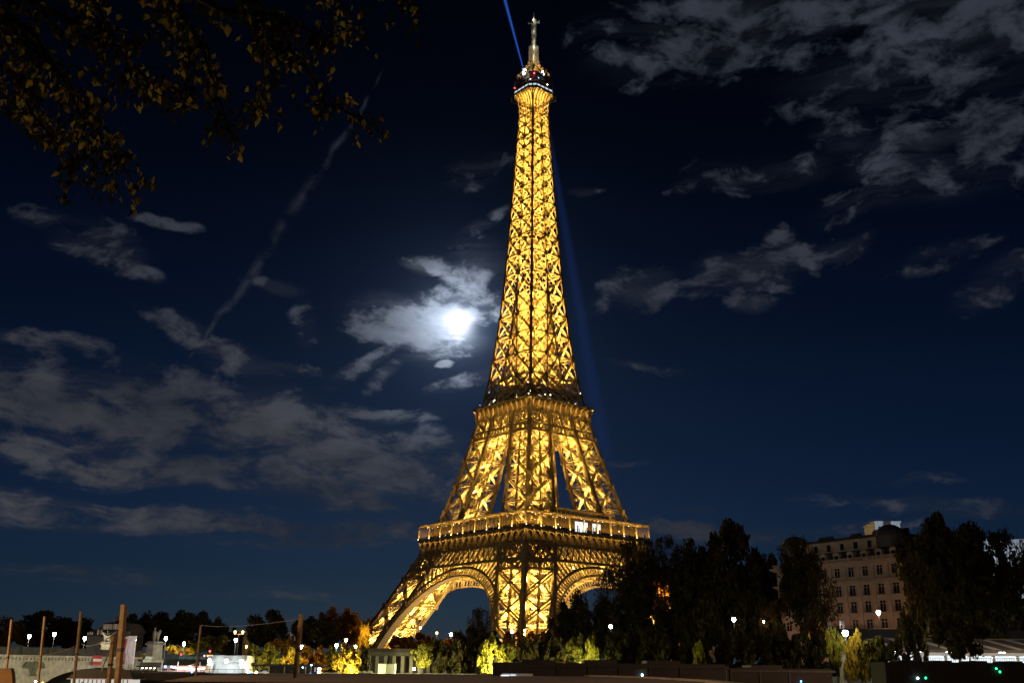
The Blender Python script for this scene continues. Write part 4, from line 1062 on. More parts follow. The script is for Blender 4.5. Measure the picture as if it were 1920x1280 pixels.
# banners
def banner(pl_, pr, yt, yb, Y, m, label, words, tilt):
    a, b, c, d = at(pl_+tilt, yt, Y), at(pr+tilt, yt, Y), at(pr, yb, Y), at(pl_, yb, Y)
    t = thing('hanging_banner', label, 'banner', d, 0, 'upright advertising banners on the quay')
    o = Vector(d); mb = MB(); rows = []
    for i in range(13):
        u = i/12; l = Vector(d).lerp(a, u)-o; r = Vector(c).lerp(b, u)-o; w = .12*math.sin(u*9)
        rows.append([(l.x, w, l.z), (l.x*.5+r.x*.5, -w, l.z), (r.x, w*.5, r.z), (r.x, w*.5+.03, r.z), (l.x*.5+r.x*.5, -w+.03, l.z), (l.x, w+.03, l.z)])
    mb.loft(rows); mb.build('cloth', m, t)
    mb = MB(); mb.bar((r.x+.1, 0, -1.5), (b.x-o.x+.1, 0, (a-o).z+.2), .12, .12); mb.bar((a.x-o.x-.1, 0, a.z-o.z+.1), (b.x-o.x+.15, 0, b.z-o.z+.1), .1, .1); mb.build('banner_pole', 'white', t)
    cu = bpy.data.curves.new('lettering_curve', 'FONT'); cu.body = words; cu.size = (b.x-a.x)*.42; cu.extrude = .01; cu.materials.append(M['white']); cu.space_character = 1.1
    to = bpy.data.objects.new('lettering_curve', cu); me = bpy.data.meshes.new_from_object(to); bpy.data.objects.remove(to); to = link('lettering', me, t); ang = math.atan2(a.z-d.z, a.x-d.x)
    to.location = ((c.x-d.x)*.62, -.2, .6); to.rotation_euler = (math.pi/2, -ang, 0)
banner(229, 234.5, 1196, 1244, 186, 'bannerred', 'narrow red banner with white letters right of the thickest pole', 'PARIS  DE  SEINE', 5)
banner(233, 238.5, 1194.5, 1243, 185.5, 'banner', 'narrow pale grey banner between the red and the wide white one', 'DECOUVREZ', 5)
banner(238, 249, 1193.5, 1244, 185, 'banner', 'wide white rippling banner with vertical white lettering', 'ALITEZ·DE·ABRI', 5.5)
light('POINT', 'banner_light', (at(244, 1220, 178).x, 178, 8), 900, (1, .85, .85), None, .3)
# buses
def bus(px0, px1, py0, py1, Y, m, label, sign=None):
    a, b = at(px0, py1, Y), at(px1, py0, Y); L_ = b.x-a.x; h = b.z-a.z
    t = thing('city_bus', label, 'bus', (a.x, Y, a.z), 0, 'buses passing on the upper road')
    mb = MB(); mb.loft([[(x, y, z) for x, y in ((i, 0), (L_-i, 0), (L_-i, 2.5), (i, 2.5))] for i, z in ((.1, .3), (0, .5), (0, h-.3), (.15, h))]); mb.build('body', m, t)
    gl = MB(); n = int(L_/1.5)
    for i in range(n): gl.box(.4+i*(L_-.8)/n, .4+(i+.88)*(L_-.8)/n, -.03, -.005, h*.42, h*.82)
    gl.build('window', emit('bus_window', (.6, .75, .75), .10 if m == 'green' else .4), t)
    for x in (L_*.18, L_*.5, L_*.82):
        w = MB()
        w.loft([[(x+.5*math.cos(2*math.pi*i/12), y, .5+.5*math.sin(2*math.pi*i/12)) for i in range(12)] for y in (-.04, .25)]); w.build('wheel', 'dark', t)
    if sign: mb = MB(); mb.box(L_-1.8, L_-.5, -.06, -.035, h*.84, h*.96); mb.build('route_display', 'amberl', t); mb = MB(); mb.ball((L_-2.4, -.1, h*.9), .16); mb.build('tail_lamp', 'pinkl', t); mb = MB(); mb.ball((.5, -.1, h+.05), .14); mb.build('roof_lamp', 'redl', t)
    else:
        mb = MB(); mb.ball((.3, -.1, h*.5), .3); mb.ball((.2, -.1, h*.8), .3); mb.build('headlamp', 'cyanl', t)
bus(334, 404, 1227, 1243, 236, 'green', 'dark green bus parked on the road right of the grey statue', True)
bus(178, 226, 1226.5, 1236, 240, 'dark', 'bus with blue lit windows passing behind the lit statue')
def signal(px, py, Y, m_, label):
    p = at(px, py, Y); t = thing('traffic_light', label, 'traffic light', (p.x, Y, U), 0, 'traffic lights along the upper road'); h = p.z-U
    mb = MB(); mb.lathe([(.08, 0), (.05, max(.3, h-.4))], n=6); mb.build('post', 'pole', t)
    mb = MB(); mb.box(-.18, .18, -.1, .15, h-.45, h+.45); mb.build('housing', 'dark', t); mb = MB(); mb.ball((0, -.22, h), .2); mb.build('lens', m_, t)
signal(49, 1227, 228, 'greenl', 'green traffic light at the left end of the bridge')
signal(3, 1224, 230, 'redl', 'red traffic light at the far left edge')
signal(93, 1228, 228, 'pinkl', 'pink glowing signal at the foot of the second street lamp')
signal(394, 1220, 250, 'redl', 'red traffic light above the bus')
# concrete abutment wall with three floodlights
Yw = 204; t = thing('abutment_wall', 'pale concrete abutment wall washed by three cyan white floodlights', 'wall', (at(420, 1262, Yw).x, Yw, Q-1)); ox = t.location.x
def wx(px, py=1262): return at(px, py, Yw).x-ox
def wz(py): return at(420, py, Yw).z-(Q-1)
mb = MB(); mb.loft([[(wx(a, y), 0+o_, wz(y)), (wx(b, y), 0+o_, wz(y)), (wx(b, y), 5, wz(y)), (wx(a, y), 5, wz(y))] for a, b, y, o_ in ((386, 464, 1264, -.6), (393, 459, 1241, 0))]); mb.build('wall', 'conc', t)
mb = MB(); mb.box(wx(388), wx(462), -.5, 6, wz(1238.5), wz(1228)); mb.box(wx(388), wx(462), -.8, 6, wz(1240.6), wz(1238.5)); mb.build('coping', 'conc', t)
mb = MB()
for i in range(6):
    y = 1243+i*3.6; u = i/6; 
    for (a, b) in ((389-u*3, 401-u*1.5), (450, 460+u*3)): mb.box(wx(a), wx(b), -.95, -.6, wz(y+2.9), wz(y))
mb.build('quoin_blocks', 'conc', t)
for x in (395.5, 427, 455):
    mb = MB(); mb.box(wx(x)-.3, wx(x)+.3, -1.8, -1.2, wz(1238.5), wz(1235.5)); o = mb.build('floodlight', 'dark', t)
    mb = MB(); mb.ball((wx(x), -1.75, wz(1238.5)), .34, 8, 6); mb.build('lens', 'neon', o)
    light('POINT', 'wall_floodlight', (wx(x), -2.3, wz(1240.5)), 190, (.72, .9, 1.), t, .2)
# dark ticket shelter
Ys = 150; t = thing('ticket_shelter', 'dark glass ticket shelter with long curved flat roof behind the lone pole', 'shelter', (at(540, 1270, Ys).x, Ys, 2.2)); ox = t.location.x
def tx_(px): return at(px, 1262, Ys).x-ox
def tz(py): return at(540, py, Ys).z-2.2
mb = MB(); pts = [(472, 1248.5), (476, 1245.8), (500, 1244.6), (560, 1244), (590, 1244.6), (604, 1247), (608, 1249.5), (604, 1250.4), (590, 1248.6), (500, 1248.6)]
mb.loft([[(tx_(a), y, tz(b)) for a, b in pts] for y in (-.8, 4)]); mb.build('roof', 'dark', t)
mb = MB(); mb.box(tx_(503), tx_(594), 0, 3.2, 0, tz(1248.6)); mb.build('cabin', mat('tinted_cabin', (.02, .026, .024), .2), t)
mb = MB()
for x in (485, 504, 533, 560, 573, 583, 594): mb.box(tx_(x)-.07, tx_(x)+.07, -.1, -.02, 0, tz(1248.6))
mb.build('frame', 'rail', t)
mb = MB(); mb.box(tx_(589), tx_(592), -.06, -.02, tz(1258), tz(1250)); mb.box(tx_(492), tx_(500), -.06, -.02, tz(1261), tz(1257)); mb.build('lit_notice', emit('notice_glow', (.6, .7, .8), .5), t)
for x, y, m_ in ((569, 1250.2, 'cyanl'), (585, 1245.6, 'cyanl'), (584, 1261.4, 'bluel')): mb = MB(); mb.ball((tx_(x), -.9, tz(y)), .07, 6, 5); mb.build('status_lamp', m_, t)
mb = MB()
for i in range(16): x = tx_(478+i*8.2); mb.bar((x, -1.5, 0), (x, -1.5, tz(1262)), .05)
mb.bar((tx_(466), -1.5, tz(1262)), (tx_(606), -1.5, tz(1262)), .06); mb.build('hand_rail', 'rail', t)
for x, m_, lb in ((468.5, 'bluel', 'blue glowing bollard lamp at the foot of the olive trees'), (480.5, 'bulbwarm', 'white glowing bollard lamp left of the dark shelter')):
    p = at(x, 1260, 160); t = thing('bollard_lamp', lb, 'bollard', (p.x, 160, 2.6), 0, 'glowing bollards beside the shelter'); mb = MB(); mb.lathe([(.12, 0), (.12, p.z-2.6-.3), (.05, p.z-2.6-.25)], n=8); mb.build('base', 'pole', t); mb = MB(); mb.ball((0, 0, p.z-2.6), .2); mb.build('lens', m_, t)
# colonnade and white block
Yc = 212; t = thing('stone_colonnade', 'dark stone colonnade of square pillars under the left tower foot', 'colonnade', (at(750, 1262, Yc).x, Yc, Q)); ox = t.location.x
def cx(px): return at(px, 1262, Yc).x-ox
def cz(py): return at(750, py, Yc).z-Q
mb = MB(); mb.box(cx(662), cx(872), -.4, 6, cz(1222), cz(1215)); mb.box(cx(660), cx(874), -.7, 6.3, cz(1217), cz(1215.3)); mb.build('entablature', mat('dark_stone', (.045, .04, .032), .9, 0, .2, 1.), t)
mb = MB(); mb.box(cx(662), cx(872), -.3, .5, cz(1229), cz(1222.05)); mb.build('lintel', mat('grey_stone', (.08, .075, .06), .9, 0, .2, 1.), t)
PIL = mat('pillar_stone', (.20, .19, .14), .9, 0, .2, 1.)
for i, x in enumerate((691, 706, 722, 738, 754, 770, 786, 802, 818, 834, 850)):
    mb = MB(); mb.box(cx(x)-.32, cx(x)+.32, -.1, .6, 0, cz(1229)); mb.build('pillar', PIL, t)
mb = MB(); mb.box(cx(662), cx(872), 4.5, 5, 0, cz(1222)); mb.build('back_wall', 'slate', t)
mb = MB(); mb.box(cx(735), cx(800), -2.2, -1.2, 0, cz(1266-2.4)); mb.box(cx(650), cx(700), -2.2, -1.4, 0, .35); mb.build('stone_step', 'stone', t)
light('POINT', 'colonnade_light', (cx(780), -.9, .9), 40, (1, .9, .55), t, .2); light('POINT', 'colonnade_light', (cx(700), -4, 1.5), 45, (.9, 1, .7), t, .3)
light('POINT', 'colonnade_light', (cx(740), -9, 1.2), 70, (.85, 1, .7), t, .4)
mb = MB(); mb.ball((cx(777), -1.2, .8), .3); mb.build('foot_lamp', 'bulb', t)
t = thing('white_block', 'pale green white stone block standing before the colonnade', 'plinth', (at(724, 1268, 198).x, 198, 2.2)); k = 198/2012
mb = MB(); mb.prism([(-15.5*k, 0), (0, -1.0), (15.5*k, 0), (15.5*k, 2.4), (-15.5*k, 2.4)], 0, at(724, 1244.5, 198).z-2.2); mb.build('block', mat('pale_block', (.55, .58, .47), .8, 0, .1, 1.), t)
mb = MB(); mb.prism([(-16.2*k, .05), (0, -1.1), (16.2*k, .05), (16.2*k, 2.5), (-16.2*k, 2.5)], at(724, 1244.4, 198).z-2.2, at(724, 1243.6, 198).z-2.2); mb.build('cap', 'kerb', t)
mb = MB(); mb.box(-14*k, 14*k, .0, 2.3, -2, 0); mb.build('footing', 'conc', t)
# barges on the right
def barge(px0, px1, py, Y, label, cabin=None):
    a, b = at(px0, py, Y), at(px1, py, Y); t = thing('cargo_barge', label, 'barge', (a.x, Y, 0), 0, 'dark barges moored at right'); L_ = b.x-a.x; h = a.z
    mb = MB(); mb.loft([[(x+(-.25 if z > 1 else 0), y, z) for x, y in ((0, 0), (L_, 0), (L_, 6), (0, 6))] for z in (0, 1.2, h-.4, h)]); mb.build('hull', 'hull', t)
    mb = MB()
    for i in range(int(L_/2.4)): mb.box(i*2.4, i*2.4+.12, -.08, -.01, .5, h-.1)
    mb.box(0, L_, -.12, -.01, h-.3, h-.15); mb.build('rubbing_strake', 'dark', t)
    for i in range(int(L_/5)): x = 2+i*5; mb = MB(); mb.box(x, x+2.6, 1, 4.5, h, h+.25); mb.build('hatch_cover', 'hull', t)
    return t
b1 = barge(930, 1366, 1241, 84, 'long dark brown barge in front of the lit green tree')
b2 = barge(1368, 1565, 1251.5, 88, 'second lower dark barge right of the long one')
b3 = barge(1662, 1960, 1240, 150, 'black barge at the lower right in front of the train station')
for b, lst in ((b1, ((1204, 1264.5, 'cyanl'),)), (b2, ((1502, 1276.5, 'bluel'),)), (b3, ((1868, 1252.5, 'greenl'), (1875, 1258.5, 'greenl'), (1736, 1270, 'greenl'), (1721, 1270.5, 'cyanl')))):
    for x, y, m_ in lst:
        Yq = b.location.y-.2; v = at(x, y, Yq); mb = MB(); mb.ball(v-Vector(b.location), .075 if Yq < 100 else .13, 8, 5); mb.build('deck_lamp', m_, b)
t = thing('white_launch', 'small white launch with pale blue cabin lights beside the long barge', 'boat', (at(965, 1270, 80).x, 80, 0)); k = 80/2012; zz = at(965, 1270, 80).z
mb = MB(); mb.loft([[(x*k, y, z_) for x, y in ((-34+d, 0), (34, 0), (38-d, 1.2), (34, 2.4), (-34+d, 2.4))] for z_, d in ((zz-.4, 4), (zz, 2), (zz+2.2*k, 0))]); mb.build('hull', 'white', t)
mb = MB(); mb.box(-24*k, 34*k, .2, 2.2, zz+2.2*k, zz+7.5*k); mb.build('cabin', mat('launch_cabin', (.45, .48, .52), .5), t)
mb = MB(); mb.box(-26*k, -10*k, -.02, .15, zz+3*k, zz+5*k); mb.box(-8*k, 2*k, -.02, .15, zz+4.5*k, zz+5.6*k); mb.build('cabin_lights', 'winw', t)
light('POINT', 'launch_light', (0, -3, zz+1), 22, (.75, .85, 1), t, .2)
# ------------------------------------------------------------------ stone apartment building
def haussmann():
    C = at(1700, 1190, 250); base = U
    az = R(-33); d = Vector((math.sin(az), math.cos(az), 0))
    # local frame: +x from the left end to the right corner, -y is the facade side
    Lf = 39.0
    t = thing('stone_apartment_building', 'five storey cut stone apartment building with mansard roof seen between dark trees', 'building', (C.x+d.x*Lf, C.y+d.y*Lf, base), math.atan2(-d.y, -d.x))
    def zz(py): # height over base of picture row py near the right corner
        return at(1690, py, 251).z-base
    top = zz(1049)
    mb = MB(); mb.box(0, Lf, 0, 14, 0, top); mb.box(-.12, Lf+.12, -.12, 14, 0, zz(1184)-.6)
    mb.build('wall', 'facade', t)
    def band(name, y0, y1, out, m='facade', x0=-.3, x1=None):
        mb = MB(); mb.box(x0-out+.3, (Lf if x1 is None else x1)+out, -out, 14.2, zz(y1), zz(y0)); return mb.build(name, m, t)
    band('cornice', 1045, 1049.5, 1.3); band('cornice', 1049.6, 1052, .8); band('string_course', 1082, 1085, .9); band('string_course', 1086, 1088, .45)
    band('balcony_slab', 1183, 1186, 1.2); band('string_course', 1149, 1150.5, .2)
    # pilasters
    xs = [3.2+4.3*i for i in range(9)]
    mb = MB()
    for x in [v-2.15 for v in xs]+[xs[-1]+2.15]: mb.box(x-.45, x+.45, -.22, 0, zz(1183), zz(1088.5)); mb.box(x-.6, x+.6, -.34, 0, zz(1097), zz(1094)); mb.box(x-.45, x+.45, -.2, 0, zz(1081), zz(1053))
    mb.build('pilasters', 'facade', t)
    def window(x, y0, y1, w, rail=True, hood=False):
        z0, z1 = zz(y1), zz(y0); mb = MB()
        for a, b, c, e in ((-w-.18, -w, z0, z1), (w, w+.18, z0, z1), (-w-.3, w+.3, z1, z1+.28), (-w-.3, w+.3, z0-.22, z0)): mb.box(x+a, x+b, -.16, .02, c, e)
        mb.box(x-.06, x+.06, -.045, -.02, z0, z1); mb.box(x-w, x+w, -.05, -.022, z0+(z1-z0)*.72, z0+(z1-z0)*.72+.1)
        o = mb.build('window', 'facade', t)
        g = MB(); g.box(x-w, x+w, -.018, .01, z0, z1); g.build('pane', 'pane', o)
        if rail:
            r = MB(); r.box(x-w-.2, x+w+.2, -.5, -.45, z0+.95, z0+1.02); r.box(x-w-.2, x+w+.2, -.5, -.1, z0-.1, z0)
            for i in range(9): r.bar((x-w-.2+(2*w+.4)*i/8, -.47, z0), (x-w-.2+(2*w+.4)*i/8, -.47, z0+1), .05)
            r.build('balcony_rail', 'dark', o)
        if hood: h = MB(); h.box(x-w-.5, x+w+.5, -.5, 0, z1+.75, z1+.95); h.path([(x-w-.4, -.3, z1+.95), (x, -.3, z1+1.5), (x+w+.4, -.3, z1+.95)], .2, .4, (0, -1, 0)); h.build('hood_mould', 'facade', o)
    for x in xs:
        window(x, 1158, 1177, .85, False); window(x, 1123, 1144, .85, True, False); window(x, 1091, 1111, .85, True); window(x, 1056, 1074, .8, False)
        window(x, 1190, 1212, .7, False)
    mb = MB()
    for i in range(int(Lf/.4)):
        if (i//6) % 2: mb.lathe([(.09, zz(1183)), (.14, zz(1181)), (.07, zz(1178.5)), (.1, zz(1177.5))], .2+i*.4, -1.1, 6)
        else: mb.box(i*.4, i*.4+.4, -1.2, -.98, zz(1183), zz(1177.5))
    mb.box(-.2, Lf+.4, -1.25, -.95, zz(1177.5), zz(1176.2)); mb.build('balustrade', 'facade', t)
    mb = MB()
    for i in range(int(Lf/.45)): mb.box(i*.45, i*.45+.2, -1.3, -1.1, zz(1045), zz(1040))
    mb.box(-.4, Lf+.6, -1.4, -1.0, zz(1040), zz(1038.5)); mb.build('parapet', 'facade', t)
    # mansard storey with dormers, then a set-back storey and end domes
    mb = MB(); mb.loft([[(a, b, zz(y)) for a, b in ((i, i), (Lf-i, i), (Lf-i, 13.5), (i, 13.5))] for y, i in ((1045, .4), (1022, 1.8))]); mb.build('mansard_roof', 'roof', t)
    for x in xs[::1]:
        mb = MB(); mb.box(x-1.0, x+1.0, .1, 2.2, zz(1045), zz(1030)); q = []
        for j in range(9): a = math.pi*j/8; q.append((x+1.15*math.cos(a), zz(1030)+.75*math.sin(a)))
        mb.loft([[(p[0], y, p[1]) for p in q] for y in (-.05, 2.4)]); o = mb.build('dormer', 'facade', t)
        g = MB(); g.box(x-.55, x+.55, .06, .09, zz(1043), zz(1031)); g.build('pane', 'pane', o)
    mb = MB(); mb.box(2.5, Lf-2.5, 2.6, 13, zz(1022), zz(1001)); mb.box(2.1, Lf-2.1, 2.2, 13.2, zz(1001), zz(999.5)); o = mb.build('attic_storey', 'facade', t)
    for x in xs[1:-1:1]:
        g = MB(); g.box(x-.6, x+.6, 2.55, 2.59, zz(1018), zz(1005)); g.build('attic_window', 'pane', t)
    mb = MB(); mb.loft([[(a, b, zz(y)) for a, b in ((i, i), (Lf-i, i), (Lf-i, 13), (i, 13))] for y, i in ((999.4, 2.6), (993, 3.2), (991, 5))]); mb.build('upper_roof', 'roof', t)
    for x in (3.5, Lf-4.5):
        mb = MB(); n = 14
        mb.loft([[(x+r*math.cos(2*math.pi*i/n), 3.6+r*math.sin(2*math.pi*i/n), zz(y)) for i in range(n)] for r, y in ((3.4, 1022), (3.4, 1000), (3.6, 999), (3.3, 992), (2.6, 985), (1.5, 980), (.3, 978))]); mb.build('corner_dome', 'roof', t)
    for x, y, w in ((11, 8, 2.2), (20, 9, 1.5), (29, 7, 1.8), (34, 10, 1.2)):
        mb = MB()
        mb.box(x-w, x+w, y-.6, y+.6, zz(996), zz(984))
        for j in range(5): mb.box(x-w+.2+j*w*.45, x-w+.5+j*w*.45, y-.2, y+.2, zz(984), zz(980.5))
        mb.build('chimney', 'roof', t)
    for x in (8, 17, 26, 34):
        v = t.matrix_basis @ Vector((x, -6.5, 4.0)); light('POINT', 'street_light', v, 340, (1, .44, .28), None, .3)
haussmann()
# white floodlit building behind the trees
p = at(1662, 1200, 300)
t = thing('white_floodlit_building', 'bluish white floodlit building with round headed windows behind the right trees', 'building', (p.x, 300, U), R(-4))
def hz(py): return at(1780, py, 300).z-U
mb = MB(); mb.box(0, 7.2, 0, 12, 0, hz(980)); mb.box(12, 44, 2, 14, 0, hz(1012)); mb.box(-.3, 7.5, -.3, 12, hz(980), hz(978)); mb.box(11.8, 44.2, 1.7, 14, hz(1012), hz(1010)); mb.build('wall', 'whitefac', t)
mb = MB()
for y in (990, 1004, 1018, 1034, 1050, 1066, 1082, 1098, 1114, 1130):
    for x in [1.4, 5.6]: mb.box(x-.5, x+.5, -.04, -.01, hz(y+6), hz(y-2))
    if y > 1020:
        for i in range(10): mb.box(13.6+3.1*i, 14.8+3.1*i, 1.95, 1.99, hz(y+7), hz(y-3))
mb.build('window', 'pane', t)
mb = MB(); mb.box(2.4, 4.5, -.35, -.02, 0, hz(978)); mb.box(-.2, 7.4, -.2, -.02, hz(996), hz(994.5)); mb.build('recess_shade', 'slate', t)  # raised dark slabs stand for the shade of a recess
for x in (1, 3.4, 6.6): mb = MB(); mb.box(x-.3, x+.3, 3, 4, hz(978), hz(974)); mb.bar((x, 3.5, hz(974)), (x, 3.5, hz(970)), .1); mb.build('chimney', 'roof', t)
light('SPOT', 'facade_floodlight', t.matrix_basis @ Vector((4, -16, hz(1010))), 4500, (.72, .85, 1), None, .3, rot=(R(96), 0, R(-4)), spot_size=R(46))
light('SPOT', 'facade_floodlight', t.matrix_basis @ Vector((34, -16, hz(1090))), 9000, (.72, .85, 1), None, .3, rot=(R(106), 0, R(-4)), spot_size=R(80))
# hillside houses at the left
HW = mat('house_render', (.13, .11, .09), .9, 0, .15, 1.)
def house(px0, px1, pr, pe, Y, label, wins, lit='windim'):
    a, b = at(px0, 1240, Y), at(px1, 1240, Y); t = thing('hillside_house', label, 'house', (a.x, Y, U), 0, 'houses behind the left trees'); L_ = b.x-a.x
    ze = at(px0, pe, Y).z-U; zr = at(px0, pr, Y).z-U
    mb = MB(); mb.box(0, L_, 0, 10, 0, ze); mb.box(-.3, L_+.3, -.3, 10, ze-.3, ze); mb.build('wall', HW, t)
    mb = MB(); mb.loft([[(x, y, z) for x, y in ((-.4+i, -.4+i), (L_+.4-i, -.4+i), (L_+.4-i, 10.4-i), (-.4+i, 10.4-i))] for z, i in ((ze, 0), (ze+(zr-ze)*.75, 1.1), (zr, 4))]); r = mb.build('roof', 'slate', t)
    mb = MB(); mb.box(L_*.3, L_*.3+1.2, 4, 5, zr-1, zr+1.2); mb.build('chimney', HW, r)
    for x, y, w, h, m_ in wins:
        m_ = {'winwarm': 'windim'}.get(m_, m_)
        q = at(x, y, Y-.1); mb = MB(); mb.box(q.x-a.x-w/2, q.x-a.x+w/2, -.12, -.05, q.z-U-h/2, q.z-U+h/2); o = mb.build('window', m_, t)
        mb = MB(); mb.box(q.x-a.x-.05, q.x-a.x+.05, -.16, -.121, q.z-U-h/2, q.z-U+h/2); mb.build('glazing_bar', 'white', o)
house(178, 238, 1162, 1183, 262, 'slate roofed house with lit dormer windows behind the bright statue', [(197, 1176, 1., 1.7, 'windim'), (202, 1176, .8, 1.7, 'windim'), (207, 1176, .8, 1.7, 'windim'), (217, 1177, 1.4, 1.9, 'windim'), (180, 1197, 1., 1.5, 'windim'), (185, 1197, .9, 1.5, 'windim')])
house(158, 190, 1178, 1192, 258, 'small house with bright slit windows beside the third bright lamp', [(165, 1189, .35, 1.2, 'winwarm'), (169, 1188.5, .35, 1.2, 'winwarm'), (173, 1188, .3, 1.1, 'winwarm'), (184, 1185, .5, 1.4, 'winwarm'), (190, 1185, .4, 1.4, 'winwarm')])
house(412, 452, 1182, 1190, 330, 'low distant house with two lit skylights left of the double lamp', [(421, 1198, .5, 1.1, 'winwarm'), (430, 1198, .5, 1.1, 'winwarm'), (458, 1183, 3, .5, 'windim')])
house(544, 560, 1160, 1172, 300, 'narrow dark house with pink lit window beside the lone timber pole', [(554, 1189, .6, 3.2, 'windim'), (546, 1188, 1.5, .8, 'windim')])

# ------------------------------------------------------------------ station canopy on the right bank
Yt = 196; t = thing('railway_station', 'long station canopy with slanting skylight strips over a white lit platform', 'station', (at(1672, 1262, Yt).x, Yt, Q)); ox = t.location.x
def sx_(px): return at(px, 1262, Yt).x-ox
def sz(py): return at(1800, py, Yt).z-Q
x0, x1 = sx_(1672), sx_(2040)
mb = MB()
q = [(x0, -1, sz(1218)), (x1, -1, sz(1218)), (x1, 7, sz(1197)+.1), (x0, 7, sz(1197)+.1)]
mb.poly(q); mb.poly([(a, b, c-.3) for a, b, c in q][::-1]); mb.box(x0, x1, -1.2, -1, sz(1218)-.35, sz(1218)+.02); mb.box(x0, x1, 6.9, 7.4, sz(1197)-.1, sz(1197)+.3); mb.build('canopy_roof', mat('canopy_sheet', (.17, .13, .10), .9, 0, .3, .6), t)
mb = MB(); lerp2 = lambda a, u: (a, -1+8*u, sz(1218)+(sz(1197)+.1-sz(1218))*u+.05)
i = 0; x = x0+1.2
while x < x1-6:
    w = 1.5; sh = -3.3
    mb.poly([(x, *lerp2(0, .02)[1:]), (x+w, *lerp2(0, .02)[1:]), (x+w+sh, *lerp2(0, .97)[1:]), (x+sh, *lerp2(0, .97)[1:])]); x += 4.4
sk = mb.build('skylight_strips', mat('skylight', (.78, .72, .62), .7), t)
mb = MB(); mb.box(x0+1, x1, -.9, .1, sz(1218)-1.0, sz(1218)-.4); mb.box(x0+1, x1, 5.8, 6, 0, sz(1218)-.35)
mb.build('fascia', 'white', t)
for i in range(9):
    x = x0+1.2+i*4.4; mb = MB(); mb.box(x-.22, x+.22, -.6, -.2, 0, sz(1218)-.4); mb.build('column', 'white', t)
mb = MB()
for i in range(120): x = x0+.8+i*.32; mb.bar((x, -1.3, 0), (x, -1.3, sz(1233)), .05)
mb.bar((x0, -1.3, sz(1233)), (x1, -1.3, sz(1233)), .07); mb.bar((x0, -1.3, .3), (x1, -1.3, .3), .07); mb.build('fence', 'dark', t)
for i in range(8):
    x = x0+2+i*4.9; mb = MB(); mb.box(x-.5, x+.5, 1.8, 2.2, sz(1222), sz(1221)); mb.build('tube_lamp', 'neon', t)
    light('POINT', 'platform_light', (x, 1.5, sz(1223)), 600, (.8, .92, 1.), t, .2)
mb = MB(); mb.box(x0-.2, x1, -1.6, 8, -4.5, -.02); mb.build('platform', 'conc', t)
light('POINT', 'canopy_light', (x0+6, -10, sz(1190)), 1500, (1, .85, .7), t, .4); light('POINT', 'canopy_light', (x0+22, -10, sz(1190)), 1500, (1, .85, .7), t, .4)
t = thing('retaining_wall', 'dark retaining wall below the stone apartment building', 'wall', (at(1560, 1262, 222).x, 222, Q)); mb = MB()
mb.box(0, 60, 0, 1.5, 0, 9.2); mb.build('wall', 'hull', t); mb = MB(); mb.box(-.2, 60.2, -.3, 1.7, 9.2, 9.5); mb.build('coping', 'hull', t)
p = at(1583, 1262, 188); t = thing('lit_stone_pier', 'narrow sunlit looking cream stone pier under the big glaring lamp', 'pier', (p.x, 188, 2.2))
t['label'] = 'narrow cream stone pier lit by the big glaring street lamp'
mb = MB(); mb.loft([[(x, y, z) for x, y in ((-w, -w), (w, -w), (w, w), (-w, w))] for w, z in ((.75, 0), (.62, .5), (.5, 5.1), (.7, 5.2), (.7, 5.4))]); mb.build('shaft', 'stone', t)

# ------------------------------------------------------------------ trees
def crown_mesh(seed, n, clumps, ls, shape='round', low=.0):
    rnd = random.Random(seed); mb = MB(); cs = []
    for i in range(clumps):
        for _ in range(60):
            x, y, z = rnd.uniform(-1, 1), rnd.uniform(-1, 1), rnd.random()
            if shape == 'round': ok = x*x+y*y < (1-abs((z-.47)/.5)**2.6)*.82 if abs(z-.47) < .5 else False
            elif shape == 'tall': ok = x*x+y*y < .75*(math.sin(math.pi*min(1, z*.9+.08)))**1.1
            else: ok = x*x+y*y < .8*(1-z)**.8
            if ok: break
        cs.append((x, y, z, rnd.uniform(.10, .24)))
    for i in range(n):
        cx, cy, cz, r = cs[int(rnd.random()**1.15*len(cs))]
        a = rnd.gauss(0, 1); b = rnd.gauss(0, 1); c = rnd.gauss(0, 1); l = math.sqrt(a*a+b*b+c*c); rr = r*min(1.25, rnd.random()**.4+abs(rnd.gauss(0, .08)))
        px, py, pz = cx+a/l*rr, cy+b/l*rr, max(low, cz+c/l*rr*.75)
        s = ls*rnd.uniform(.6, 1.3)
        u = Vector((rnd.gauss(0, 1), rnd.gauss(0, 1), rnd.gauss(0, 1))).normalized(); v = u.cross(Vector((rnd.gauss(0, 1), rnd.gauss(0, 1), rnd.gauss(0, 1)))).normalized()
        k = len(mb.v); P = Vector((px, py, pz)); u *= s; v *= s*.62
        for q in (P-u, P+v*.9-u*.1, P+u, P-v*.9+u*.1): mb.v.append((q.x, q.y, q.z))
        mb.f.append((k, k+1, k+2, k+3))
    return mb, cs
